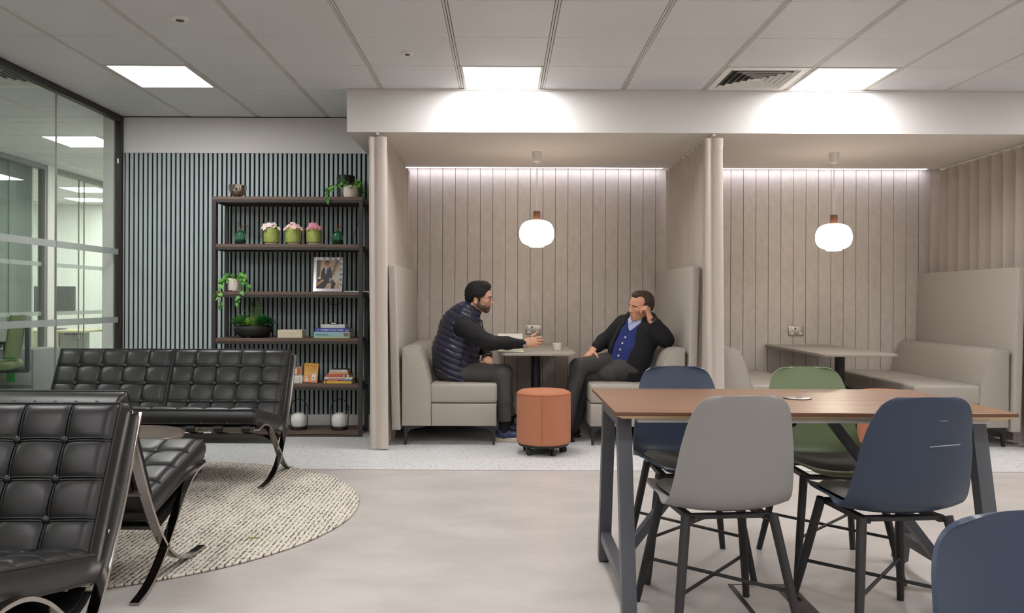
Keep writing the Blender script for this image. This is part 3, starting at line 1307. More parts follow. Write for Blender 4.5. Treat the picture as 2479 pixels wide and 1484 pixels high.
t = thing('power_module', 'round silver pop-up power module set in the wooden table top', 'power module', (1.150, 3.19, TZ))
d = B()
d.lathe([(0, .0005), (.046, .0005), (.048, .002), (.047, .004), (.036, .005), (.034, .0035), (.030, .0035), (0, .004)], 40)
d.build('lid', m_steel, t)
d = B()
d.lathe([(.046, .0003), (.053, .0003), (.053, .003), (.046, .003)], 40)
d.build('collar', m_cast, t)
d = B()
d.box(-.012, .012, -.02, -.008, .004, .0048)
d.build('finger_slot', m_gap, t)
t = thing('power_cable_box', 'small clear-edged power box hanging under the table, right of the grey chair', 'power box', (1.075, 3.03, .678))
d = B()
d.box(-.018, .016, -.025, .025, 0, .0345, .005)
d.build('housing', m_steel, t)
d = B()
d.tube(catmull([(0, 0, 0), (.008, -.006, -.012), (-.004, 0, -.022)]), .006)
d.build('cable', m_cast, t)

# floor box under the table
t = thing('floor_box', 'black-framed floor socket box flush in the floor under the grey chair', 'floor box', (.89, 2.72, 0))
m_fbox = M('floorbox_black', (44, 42, 41), .5)
d = B()
d.box(0, .018, 0, .50, .0003, .004, .001, 1)
d.box(0, .25, .492, .50, .0003, .004, .001, 1)
d.box(0, .25, 0, .012, .0003, .004, .001, 1)
d.build('frame', m_fbox, t)
d = B()
d.box(.0185, .172, .0125, .4915, .0002, .003)
d.build('lid_inlay', m_floor, t, None)
d = B()
d.box(.1725, .25, .0125, .4915, .0003, .0035, .001, 1)
d.build('lid_edge', M('floorbox_brown', (66, 58, 54), .5, vary=(60, .2, (1, .1, 1))), t)
d = B()
d.prism([(.19, .0036), (.235, .0036), (.22, .016), (.205, .016)], 'y', .33, .42, .001, 1)
d.build('cable_flap', m_fbox, t)

# ================================================================== shell chairs
m_dowel = M('black_stained_wood', (40, 39, 39), 0.5, vary=(30, .15, (1, 1, .1)))
m_pad = M('charcoal_fabric', (92, 89, 85), 0.95, vary=(240, .22), bump=(300, .3))
m_shell = {'grey': M('grey_shell', (138, 136, 135), 0.42), 'blue': M('navy_shell', (48, 60, 80), 0.38, vary=(5, .06)),
           'green': M('green_shell', (104, 117, 86), 0.42)}
PROF = catmull([(0, .222, .424), (0, .208, .437), (0, .13, .436), (0, .03, .424), (0, -.07, .420), (0, -.145, .430), (0, -.190, .462), (0, -.214, .525),
                (0, -.232, .61), (0, -.250, .70), (0, -.264, .77), (0, -.274, .822)], 6)
_u = [0.0]
for a, b_ in zip(PROF[:-1], PROF[1:]):
    _u.append(_u[-1] + (b_ - a).length)
UL = _u[-1]


def prof_at(u):
    s = u * UL
    for i in range(len(_u) - 1):
        if s <= _u[i + 1] + 1e-9:
            k_ = (s - _u[i]) / max(1e-9, _u[i + 1] - _u[i])
            return PROF[i].lerp(PROF[i + 1], k_)
    return PROF[-1].copy()


def _interp(u, tab):
    for (a, va), (b_, vb) in zip(tab[:-1], tab[1:]):
        if u <= b_:
            k_ = (u - a) / (b_ - a)
            k_ = k_ * k_ * (3 - 2 * k_)
            return va + (vb - va) * k_
    return tab[-1][1]


def shell_pt(u, v):
    """u from seat lip to top of back, v across -1..1"""
    d_ = (1 - u) * UL
    tab = [(0, .096), (.003, .108), (.008, .121), (.016, .134), (.028, .146), (.045, .156), (.068, .165), (.105, .175), (.18, .190), (.31, .205), (.45, .218)]
    if d_ < .45:
        w = np.interp(d_, [q_[0] for q_ in tab], [q_[1] for q_ in tab])
    else:
        w = np.interp(u, (0, .02, .06, .11, .18, .3, .5), (.135, .158, .184, .202, .214, .220, .218))
    p = prof_at(u)
    av = abs(v)
    seat = _interp(u, [(0, .35), (.15, .8), (.35, 1), (.5, .25), (.62, .0), (1, 0)])
    back = _interp(u, [(0, 0), (.35, .2), (.5, 1), (.8, .75), (1, .35)])
    z = p.z + seat * .052 * av ** 2.6
    y = p.y + back * .050 * av ** 2.2
    return Vector((v * w, y, z))


def shell_chair(label, col, loc, rz, name='shell_chair'):
    t = thing(name, label, 'chair', loc, rz)
    g = B()
    nu, nv = 84, 28

    def fn(a, c_):
        u = a
        if a > .84:
            u = .84 + .16 * math.sin((a - .84) / .16 * PI / 2)
        vv = 2 * c_ - 1
        vv = math.sin(vv * PI / 2) * .5 + vv * .5
        return shell_pt(u, vv)
    g.grid(fn, nu, nv)
    for _ in range(2):
        bmesh.ops.smooth_vert(g.bm, verts=[v for v in g.bm.verts if not v.is_boundary], factor=.5, use_axis_x=True, use_axis_y=True, use_axis_z=True)
    bmesh.ops.recalc_face_normals(g.bm, faces=g.bm.faces)
    bmesh.ops.solidify(g.bm, geom=list(g.bm.faces), thickness=.007)
    g.build('shell', m_shell[col], t, 60)
    c_ = B()

    def top(a, s):
        ang = 2 * PI * s
        rr = a
        x = .186 * math.copysign(abs(math.cos(ang)) ** .8, math.cos(ang)) * rr
        y = .03 + .172 * math.copysign(abs(math.sin(ang)) ** .8, math.sin(ang)) * rr
        z = .424 + .055 * (abs(x) / .21) ** 2.4 + .012 * max(0, (y - .05) / .15)
        return Vector((x, y, z + .006 + .038 * max(0, 1 - rr ** 4) ** .5))
    c_.grid(lambda a, s: top(a, s), 12, 40, wrap_v=True)
    c_.grid(lambda a, s: top(a, s) * 1 - Vector((0, 0, .038 * max(0, 1 - a ** 4) ** .5 + .003)), 12, 40, wrap_v=True)
    bmesh.ops.remove_doubles(c_.bm, verts=c_.bm.verts, dist=.0005)
    bmesh.ops.recalc_face_normals(c_.bm, faces=c_.bm.faces)
    c_.build('seat_pad', m_pad, t, 60)
    fr = B()
    fr.box(-.15, .15, .125, .150, .397, .415, .003, 1)
    fr.box(-.14, .14, -.140, -.112, .402, .418, .003, 1)
    for s_ in (-1, 1):
        fr.bar([(s_ * .13, -.14, .405), (s_ * .13, .14, .405)], .025, .018, (1, 0, 0))
    fr.build('seat_frame', m_blkmetal, t, 30)
    feet = {}
    for sx in (-1, 1):
        for sy in (-1, 1):
            a = Vector((sx * .148, sy * .138, .415))
            b_ = Vector((sx * .212, sy * .236, 0))
            feet[(sx, sy)] = (a, b_)
            l = B()
            l.tube([a, a.lerp(b_, .5), b_], [.0165, .0155, .0125], 14)
            l.build('leg', m_dowel, t, 40)
    st = B()
    for s_ in (-1, 1):
        p0 = feet[(s_, -1)][0].lerp(feet[(s_, -1)][1], .58)
        p1 = feet[(-s_, 1)][0].lerp(feet[(-s_, 1)][1], .58)
        st.tube([p0, p1], .0062, 10)
    st.build('cross_stretcher', m_blkmetal, t, 40)
    return t


shell_chair('light grey shell chair seen from behind at the front of the wooden table', 'grey', (.735, 2.83, 0), .10)
bc = shell_chair('navy shell chair with a chalky scratch across its back, front right of the table', 'blue', (1.305, 2.81, 0), .09)
shell_chair('navy shell chair on the far side of the wooden table, left of the green one', 'blue', (.785, 3.46, 0), PI)
shell_chair('olive green shell chair on the far side of the wooden table', 'green', (1.372, 3.455, 0), PI)
shell_chair('navy shell chair cut off by the bottom right corner, closest to the camera', 'blue', (.79, .90, 0), 3.4)
sc = B()
sc.tube([(.01, -.2565, .665), (.05, -.2562, .668), (.11, -.2555, .672)], .0016, 6)
sc.tube([(.035, -.2705, .748), (.06, -.2700, .749)], .0009, 5)
sc.build('scratch', M('chalk_scratch', (150, 158, 166), .9), bc)

# ================================================================== leather lounge seating
m_leather = M('black_leather', (23, 22, 22), 0.38, spec=0.5, vary=(9, .12), bump=(120, .06))
m_pipe = M('leather_piping', (16, 16, 16), 0.45)
m_strap = M('leather_strap', (24, 22, 21), 0.5)


def cushion(w, h, t_, nx, ny, seed=0):
    """tufted leather cushion, front faces +z; spans x 0..w, y 0..h, z 0..t"""
    rr = random.Random(seed)
    g = B()
    NU, NV = nx * 12, ny * 12

    def edge(u, v):
        e_ = min(u * w, (1 - u) * w, v * h, (1 - v) * h)
        return min(1.0, e_ / .045)
    wob = [[rr.uniform(.85, 1.15) for _ in range(ny + 1)] for _ in range(nx + 1)]

    def front(u, v):
        a, c_ = u * nx, v * ny
        fa, fc = a - math.floor(a), c_ - math.floor(c_)
        sa, sc_ = abs(math.sin(PI * fa)), abs(math.sin(PI * fc))
        ia, ic = min(int(a), nx - 1), min(int(c_), ny - 1)
        puff = (sa ** .30) * (sc_ ** .30)
        # outer half-cells do not dip to the border
        du = min(u * nx, (1 - u) * nx)
        dv = min(v * ny, (1 - v) * ny)
        if du < .5:
            puff = max(puff, (sc_ ** .30) * min(1, du * 8) ** .5)
        if dv < .5:
            puff = max(puff, (sa ** .30) * min(1, dv * 8) ** .5)
        # deep pull at the buttons
        bu = min(abs(a - round(a)), .5)
        bv = min(abs(c_ - round(c_)), .5)
        pull = 0
        if 0 < round(a) < nx and 0 < round(c_) < ny:
            pull = .0075 * math.exp(-((bu / .22) ** 2 + (bv / .22) ** 2))
        e_ = edge(u, v)
        z = t_ - .008 + .0085 * puff * wob[ia][ic] - pull - .014 * (1 - e_) ** 2
        return Vector((u * w, v * h, z))
    g.grid(front, NU, NV)
    g.grid(lambda u, v: Vector((u * w, v * h, .004 - .004 * edge(u, v))), 10, 10)
    # side walls
    rim = []
    for i in range(NU):
        rim.append((i / NU, 0))
    for j in range(NV):
        rim.append((1, j / NV))
    for i in range(NU):
        rim.append((1 - i / NU, 1))
    for j in range(NV):
        rim.append((0, 1 - j / NV))
    nr = len(rim)

    def wall(a, s):
        u, v = rim[int(round(s * nr)) % nr]
        p = front(u, v)
        z = p.z * (1 - a) + .004 * a
        bulge = .010 * math.sin(PI * a)
        nx_ = (-1 if u == 0 else (1 if u == 1 else 0))
        ny_ = (-1 if v == 0 else (1 if v == 1 else 0))
        return Vector((p.x + nx_ * bulge, p.y + ny_ * bulge, z))
    g.grid(wall, 6, nr, wrap_v=True)
    bmesh.ops.remove_doubles(g.bm, verts=g.bm.verts, dist=.0008)
    bmesh.ops.recalc_face_normals(g.bm, faces=g.bm.faces)
    me = g.mesh('cushion')
    p_ = B()
    pr = [front(u, v) for u, v in rim]
    p_.tube([p + Vector((0, 0, .001)) for p in pr[::3]], .0048, 6, True)
    p_.tube([Vector((p.x, p.y, .004)) for p in pr[::6]], .0042, 6, True)
    for k_ in range(1, nx):
        for o_ in (-.004, .004):
            p_.tube([front(min(1, max(0, k_ / nx + o_ / w)), j / NV) + Vector((0, 0, .0005)) for j in range(0, NV + 1, 2)], .0026, 5)
    for k_ in range(1, ny):
        for o_ in (-.004, .004):
            p_.tube([front(i / NU, min(1, max(0, k_ / ny + o_ / h))) + Vector((0, 0, .0005)) for i in range(0, NU + 1, 2)], .0026, 5)
    pm = p_.mesh('piping')
    spots = [front(i / nx, j / ny) for i in range(1, nx) for j in range(1, ny)]
    return me, pm, spots


CUSH = {}


def place_cushion(name, key, parent, mtx):
    if key not in CUSH:
        me, pm, spots = cushion(*key)
        bb_ = B()
        bb_.ball((0, 0, .006), (.0125, .0125, .008), 14)
        CUSH[key] = (me, pm, spots, bb_.mesh('button'))
        for m_, mm in ((me, m_leather), (pm, m_pipe), (CUSH[key][3], m_leather)):
            m_.materials.append(mm)
            m_.shade_smooth()
    me, pm, spots, bt = CUSH[key]
    o = bpy.data.objects.new(name, me)
    COL.objects.link(o)
    o.parent = parent
    o.matrix_local = mtx
    p_ = bpy.data.objects.new('piping', pm)
    COL.objects.link(p_)
    p_.parent = o
    for s_ in spots:
        q_ = bpy.data.objects.new('button', bt)
        COL.objects.link(q_)
        q_.parent = o
        q_.location = s_
    return o


LONG = [(-.425, .745), (-.372, .63), (-.315, .51), (-.252, .39), (-.178, .27), (-.095, .165), (.0, .085), (.11, .040), (.22, .022), (.33, .018)]
SHORT = [(.415, .372), (.33, .385), (.235, .372), (.14, .325), (.05, .25), (-.03, .175), (-.10, .112), (-.175, .06), (-.25, .025), (-.335, .006)]


def lounge(label, loc, rz, units, w_unit=.78, nx=5):
    """leather seat on crossed flat steel bars; faces local +y, spans x -W/2..W/2"""
    t = thing('leather_lounge_seat', label, 'lounge seat', loc, rz)
    W = units * w_unit
    for sx in (-1, 1):
        xx = sx * (W / 2 - .018)
        fr = B()
        fr.bar(catmull([(xx, y, z) for y, z in LONG], 6), .034, .0115, (1, 0, 0))
        fr.bar(catmull([(xx, y, z) for y, z in SHORT], 6), .034, .0115, (1, 0, 0))
        fr.build('side_frame', m_chrome, t, 30)
    cr = B()
    for (y, z) in ((-.4225, .739), (-.255, .395), (.41, .374)):
        cr.box(-W / 2 + .03, W / 2 - .03, y - .006, y + .006, z - .014, z + .014, .001, 1)
    cr.build('cross_bars', m_chrome, t, 30)
    n = int(units * 5)
    for k_ in range(n):
        x_ = -W / 2 + W * (k_ + .5) / n
        st = B()
        st.bar(catmull([(x_, -.415, .748), (x_, -.428, .752), (x_, -.434, .735), (x_, -.425, .70), (x_, -.345, .545), (x_, -.262, .395)], 4), .042, .004, (1, 0, 0))
        st.build('back_strap', m_strap, t, 40)
        st = B()
        st.bar(catmull([(x_, .405, .392), (x_, .419, .388), (x_, .421, .368), (x_, .405, .358), (x_, .18, .300), (x_, -.06, .225), (x_, -.16, .262)], 4), .048, .004, (1, 0, 0))
        st.build('seat_strap', m_strap, t, 40)
    sl = B()
    sl.bar(catmull([(0, .392, .346), (0, .30, .318), (0, .18, .292), (0, -.06, .212), (0, -.17, .245)], 4), W - .08, .004, (1, 0, 0))
    sl.build('under_sling', m_strap, t, 40)
    # seat cushion leans back, back cushion stands on its rear
    a = math.atan2(.135, .60)
    key_s = (round(w_unit * units - .07, 3), .60, .105, nx * units, 4, 3)
    ms = Matrix.Translation((-W / 2 + .035, -.185, .268)) @ Matrix.Rotation(a, 4, 'X')
    place_cushion('seat_cushion', key_s, t, ms)
    for k_ in range(units):
        cw = (W - .07) / units - .006
        key_b = (round(cw, 3), .492, .105, nx, 4, 5)
        x0 = -W / 2 + .035 + k_ * (cw + .006) + .003
        th = math.radians(64)
        yv = Vector((0, -math.cos(th), math.sin(th)))
        zv = Vector((0, math.sin(th), math.cos(th)))
        xv = Vector((-1, 0, 0))
        mb = Matrix.Translation((x0 + cw, -.212, .306)) @ Matrix((
            (xv.x, yv.x, zv.x), (xv.y, yv.y, zv.y), (xv.z, yv.z, zv.z))).to_4x4()
        place_cushion('back_cushion', key_b, t, mb)
    return t


lounge('two-seat black tufted leather sofa on chrome legs in front of the bookshelf', (-2.19, 5.09, 0), PI, 2, .795)
lounge('black leather lounge sofa facing away, back to back with the nearest one', (-2.10, 3.31, 0), 0, 2, .775)
lounge('nearest black leather lounge sofa, cut off by the left edge', (-1.955, 2.25, 0), PI + .02, 2, .775)

# ------------------------------------------------------------------ rugs
m_rug = bpy.data.materials.new('flecked_wool_rug')
m_rug.use_nodes = True
nt = m_rug.node_tree
b = nt.nodes['Principled BSDF']
b.inputs['Roughness'].default_value = 0.95
tc = nt.nodes.new('ShaderNodeTexCoord')
rot = nt.nodes.new('ShaderNodeMapping')
rot.inputs['Rotation'].default_value = (0, 0, 0.0)
nt.links.new(tc.outputs['Object'], rot.inputs['Vector'])
wv = nt.nodes.new('ShaderNodeTexWave')
wv.wave_type = 'BANDS'
wv.bands_direction = 'X'
wv.inputs['Scale'].default_value = 13.0
wv.inputs['Distortion'].default_value = 0.8
wv.inputs['Detail'].default_value = 2
wv.inputs['Detail Scale'].default_value = 1.2
nt.links.new(rot.outputs['Vector'], wv.inputs['Vector'])
def rug_noise(scale, st, detail):
    nm = nt.nodes.new('ShaderNodeMapping')
    nm.inputs['Scale'].default_value = st
    nt.links.new(rot.outputs['Vector'], nm.inputs['Vector'])
    nz = nt.nodes.new('ShaderNodeTexNoise')
    nz.inputs['Scale'].default_value = scale
    nz.inputs['Detail'].default_value = detail
    nz.inputs['Roughness'].default_value = .65
    nt.links.new(nm.outputs['Vector'], nz.inputs['Vector'])
    return nz.outputs['Fac']


def rug_math(op, a, b_, c_=None):
    m_ = nt.nodes.new('ShaderNodeMath')
    m_.operation = op
    for i, v in enumerate((a, b_, c_)):
        if v is None:
            continue
        if isinstance(v, (int, float)):
            m_.inputs[i].default_value = v
        else:
            nt.links.new(v, m_.inputs[i])
    return m_.outputs[0]


crest = rug_math('POWER', wv.outputs['Fac'], 2.2)
dash = rug_noise(1.0, (150, 34, 1), 3)
patchy = rug_noise(1.0, (14, 3.5, 1), 2)
val = rug_math('MULTIPLY_ADD', crest, 0.16, dash)
val = rug_math('MULTIPLY_ADD', patchy, 0.22, val)
rp = nt.nodes.new('ShaderNodeValToRGB')
rp.color_ramp.elements[0].position = 0.675
rp.color_ramp.elements[0].color = (*lin((212, 204, 190)), 1)
rp.color_ramp.elements[1].position = 0.79
rp.color_ramp.elements[1].color = (*lin((66, 62, 61)), 1)
nt.links.new(val, rp.inputs['Fac'])
nt.links.new(rp.outputs['Color'], b.inputs['Base Color'])
bp = nt.nodes.new('ShaderNodeBump')
bp.inputs['Strength'].default_value = .5
bp.inputs['Distance'].default_value = .004
bp.invert = True
nt.links.new(wv.outputs['Fac'], bp.inputs['Height'])
nt.links.new(bp.outputs['Normal'], b.inputs['Normal'])


def rug(x, y, r, label):
    g = B()
    g.lathe([(0, .0005), (r - .006, .0005), (r, .004), (r, .009), (r - .005, .013), (r - .012, .012), (0, .012)], 120)
    o = g.build('round_rug', m_rug, None, 40)
    o.location = (x, y, 0)
    tag(o, label, 'rug')
    return o


rug(-2.04, 4.30, 1.262, 'round cream wool rug with dark flecks under the leather seating')
rug(-2.32, 1.72, 1.285, 'second round flecked rug under the nearest leather sofa, bottom left corner')

# ------------------------------------------------------------------ round stone coffee table
m_stone = M('brown_marble', (106, 94, 85), 0.25, vary=(7, .45), coat=.3)
t = thing('coffee_table', 'round brown marble coffee table between the leather seats', 'coffee table', (-1.975, 4.22, 0.0122))
d = B()
d.lathe([(0, .385), (.300, .385), (.306, .391), (.306, .403), (.300, .409), (0, .409)], 64)
d.build('stone_top', m_stone, t)
for k_ in range(4):
    a = PI / 4 + k_ * PI / 2
    u_ = Vector((math.cos(a), math.sin(a), 0))
    d = B()
    d.bar([u_ * r_ + Vector((0, 0, z)) for r_, z in ((.215, .384), (.17, .33), (.09, .24), (.07, .16), (.12, .07), (.21, .008))], .028, .011, u_.cross(Vector((0, 0, 1))))
    d.build('leg', m_chrome, t)
d = B()
d.lathe([(.045, .185), (.06, .185), (.06, .21), (.045, .21)], 24)
d.build('ring', m_chrome, t)

t = thing('leaf_scrap', 'tiny green leaf scrap lying on the flecked rug', 'leaf', (-1.155, 3.78, .0135))
d = B()
d.tube([(-.03, -.004, 0), (0, .003, .001), (.03, .004, 0)], [.001, .004, .001], 6)
d.build('blade', M('leaf_scrap_green', (128, 150, 60), .6), t)
# ================================================================== bookshelf
m_shelfwood = M('smoked_oak', (98, 80, 70), 0.5, vary=(3, .25, (1, 12, 12)))
m_shelfmetal = M('dark_bronze_steel', (58, 53, 51), 0.45)
SX0, SX1, SY0, SY1 = -2.381, -1.153, 6.66, 6.985
t = thing('bookshelf', 'open steel and dark oak bookshelf against the slatted wall', 'bookshelf', ((SX0 + SX1) / 2, SY0, 0))
hw, dp = (SX1 - SX0) / 2, SY1 - SY0
for sx in (-1, 1):
    for yy in (.0, dp - .03):
        p = B()
        p.box(sx * hw - (.03 if sx > 0 else 0), sx * hw + (0 if sx > 0 else .03), yy, yy + .03, 0, 1.934, .001, 1)
        p.build('post', m_shelfmetal, t)
SH = [1.960, 1.572, 1.184, .803, .429, .046]
for i, z in enumerate(SH):
    s = B()
    if i == 0:
        s.box(-hw, hw, 0, dp, z - .026, z, .001, 1)
    else:
        s.box(-hw + .0305, hw - .0305, .002, dp - .002, z - .026, z, .001, 1)
    sh = s.build('shelf_board', m_shelfwood, t)
    s = B()
    if z > .1:
        a, b_ = (-hw + .0305, hw - .0305)
        for yy in (.003, dp - .023):
            s.box(a, b_, yy, yy + .02, z - .047, z - .0265, .001, 1)
        for xx in (-hw + .004, hw - .024):
            s.box(xx, xx + .02, .0305, dp - .0305, z - .047, z - .0265, .001, 1)
        s.build('shelf_rail', m_shelfmetal, sh)
    else:
        s.box(-hw + .0305, hw - .0305, .003, .023, .0, z - .0265, .001, 1)
        s.build('shelf_rail', m_shelfmetal, sh)


def SP(px, shelf, d=6.75):
    """spot on a shelf: x from the photograph column, y inside the shelf"""
    return ((px - CX) * d / F_PX, d, SH[shelf] + .0004)


# ------------------------------------------------------------------ vases, pots, bowls
m_silver = M('mirror_silver', (206, 196, 186), .08, metal=1.0)
m_bowlbase = M('bowl_brown', (52, 42, 38), .25)
t = thing('silver_bowl', 'footed mirror-silver bowl on the left of the shelf top', 'bowl', SP(574.5, 0, 6.78))
d = B()
d.lathe([(0, .012), (.03, .014), (.055, .030), (.070, .060), (.0745, .105), (.0725, .105), (.067, .060), (.052, .034), (.028, .020), (0, .019)], 40)
d.build('bowl', m_silver, t, 60)
d = B()
d.lathe([(0, 0), (.034, 0), (.034, .006), (.026, .012), (0, .012)], 32)
d.build('foot', m_bowlbase, t)
t = thing('black_planter', 'plain black cylinder pot at the back right of the shelf top', 'pot', SP(836.5, 0, 6.895))
d = B()
d.lathe([(0, 0), (.072, 0), (.076, .004), (.076, .202), (.074, .205), (.071, .202), (.070, .19), (0, .19)], 40)
d.build('pot', M('satin_black', (26, 26, 28), .4), t)

m_ribpot = M('ribbed_white_ceramic', (214, 202, 192), .75)
m_soil = M('soil', (44, 34, 27), .95)
m_leaf = [M('ivy_leaf', (62, 128, 44), .45, vary=(30, .25)), M('ivy_leaf_light', (104, 164, 62), .45, vary=(30, .2)), M('ivy_leaf_dark', (34, 88, 34), .5, vary=(30, .2))]
m_stem = M('plant_stem', (74, 104, 46), .6)


def leaf_shape(bm, p, dir_, nrm, L, W, fold=.25, tip=.25):
    """heart/ivy-like leaf with thickness by folding along its midrib"""
    d_ = Vector(dir_).normalized()
    n_ = Vector(nrm)
    n_ = (n_ - d_ * n_.dot(d_)).normalized()
    s_ = d_.cross(n_)
    out = [(0, .02), (.05, .55), (.25, 1.0), (.5, .82), (.75, .45), (1.0, .02)]
    mid = [bm.verts.new(p + d_ * (a * L) - n_ * (tip * L * a * a)) for a, _ in out]
    for sg in (1, -1):
        sd = [bm.verts.new(p + d_ * (a * L - (.10 * L if 0 < a < .3 else 0)) + s_ * (sg * w * W / 2) + n_ * (fold * w * W / 2 - tip * L * a * a)) for a, w in out]
        for i in range(len(out) - 1):
            f = (mid[i], mid[i + 1], sd[i + 1], sd[i]) if sg > 0 else (mid[i], sd[i], sd[i + 1], mid[i + 1])
            bm.faces.new(f)


def ivy(label, loc, trails, seed, lean, pot_r=.062, pot_h=.098, bush=26):
    rr = random.Random(seed)
    t = thing('potted_ivy', label, 'pot plant', loc)
    d = B()
    d.lathe([(0, 0), (pot_r * .86, 0), (pot_r * .95, pot_h * .3), (pot_r, pot_h * .8), (pot_r * .97, pot_h), (pot_r * .9, pot_h), (pot_r * .9, pot_h - .012), (0, pot_h - .012)], 104, ribs=(26, .05))
    p_ = d.build('ribbed_pot', m_ribpot, t, 60)
    if lean:
        p_.rotation_euler = (0, lean, 0)
        p_.location.z = pot_r * .86 * math.sin(lean)
    d = B()
    d.lathe([(0, pot_h - .010), (pot_r * .88, pot_h - .010), (pot_r * .88, pot_h - .016), (0, pot_h - .016)], 24)
    so = d.build('soil', m_soil, t)
    if lean:
        so.rotation_euler = (0, lean, 0)
        so.location.z = pot_r * .86 * math.sin(lean)
    st = B()
    lf = [B() for _ in range(3)]

    def put(p, dr, L):
        i = rr.choice((0, 0, 1, 1, 2))
        leaf_shape(lf[i].bm, p, dr, Vector((rr.uniform(-.4, .4), rr.uniform(-1, -.2), rr.uniform(.3, 1))), L, L * rr.uniform(.7, .9), rr.uniform(.1, .4), rr.uniform(.1, .4))
    for k_ in range(bush):
        a = rr.uniform(0, 2 * PI)
        e_ = rr.uniform(.2, 1.0)
        r1 = pot_r * rr.uniform(.6, 1.45)
        tip = Vector((r1 * math.cos(a), r1 * math.sin(a) * .8, pot_h + rr.uniform(-.01, .055) * (1.3 - r1 / pot_r * .5)))
        st.tube([(0, 0, pot_h - .015), (tip * .5) + Vector((0, 0, pot_h * .62)), tip], .0016, 5)
        put(tip, Vector((math.cos(a) * e_, math.sin(a) * e_ - .3, rr.uniform(-.5, .3))), rr.uniform(.036, .056))
    for tr in trails:
        pts = catmull([(0, 0, pot_h - .01)] + tr, 6)
        st.tube(pts, .0018, 5)
        for q_ in range(4, len(pts), 3):
            p = pts[q_]
            sd = 1 if (q_ // 3) % 2 else -1
            put(p, Vector((sd * rr.uniform(.3, 1), rr.uniform(-.8, .0), rr.uniform(-.9, -.1))), rr.uniform(.036, .054))
        put(pts[-1], Vector((rr.uniform(-.3, .3), -.2, -1)), .04)
    st.build('stems', m_stem, t)
    for i in range(3):
        lf[i].build('foliage', m_leaf[i], t, 180)
    return t


ivy('trailing ivy in a ribbed white pot on the shelf top at right', SP(848, 0, 6.735),
    [[(-.05, -.05, .115), (-.115, -.06, .085), (-.165, -.07, .035), (-.175, -.085, -.03)], [(-.06, -.04, .11), (-.13, -.03, .10), (-.19, -.03, .075)],
     [(.05, -.02, .115), (.085, .0, .09), (.10, .02, .045)]], 5, 0, bush=22)
ivy('ivy spilling from a tilted ribbed white pot on the third shelf at left', SP(568, 2, 6.735),
    [[(-.06, -.05, .10), (-.095, -.075, .03), (-.10, -.085, -.04), (-.085, -.088, -.12)], [(-.07, -.04, .10), (-.13, -.05, .05), (-.15, -.07, -.02)],
     [(.05, -.05, .11), (.075, -.07, .05), (.07, -.085, -.03), (.05, -.09, -.09)], [(.06, -.04, .12), (.105, -.05, .09), (.125, -.06, .03)]], 9, .12, bush=34)

# bud vases of green glass
m_grn = M('green_glass', (120, 206, 158), .05, trans=.92, spec=.5, ior=1.4)
m_grnd = M('dark_green_glass', (14, 104, 52), .08, trans=.3)
m_gold = M('dull_gold', (158, 124, 66), .35, metal=.8)


def bud_vase(label, px):
    t = thing('bud_vase', label, 'vase', SP(px, 1, 6.73), 0, None)
    d = B()
    d.lathe([(0, 0), (.026, 0), (.042, .022), (.0465, .055), (.041, .086), (.026, .107), (.011, .115), (.011, .121), (.008, .121), (.008, .114), (0, .112)], 36)
    d.build('glass_body', m_grn, t, 60)
    d = B()
    d.lathe([(0, .003), (.024, .003), (.039, .022), (.0425, .040), (0, .036)], 30)
    d.build('glass_heart', m_grnd, t, 60)
    d = B()
    d.tube(catmull([(0, 0, .11), (-.006, -.004, .14), (-.016, -.005, .178)], 4), [.0045] * 8 + [.006], 7)
    d.build('twig', m_gold, t)
    d = B()
    d.tube(catmull([(.002, 0, .115), (.012, -.003, .140), (.025, -.004, .158)], 4), .003, 6)
    leaf_shape(d.bm, Vector((.020, -.004, .155)), (1, 0, .12), (0, -.3, 1), .058, .022, .3, .35)
    d.build('dried_leaf', m_gold, t, 180)


bud_vase('green glass bud vase at the left end of the flower pot row', 582)
bud_vase('green glass bud vase at the right end of the flower pot row', 817)

m_lime2 = M('lime_glaze', (146, 156, 70), .3, coat=.3)
m_limed = M('lime_glaze_relief', (164, 174, 96), .3, coat=.3)
m_cream = M('cream_clay', (222, 206, 184), .7)
FLW = {'white': M('petal_white', (238, 220, 214), .7), 'blush': M('petal_blush', (232, 196, 188), .7), 'pink': M('petal_pink', (206, 136, 150), .7)}
m_fgreen = M('flower_leaf', (84, 128, 78), .6)


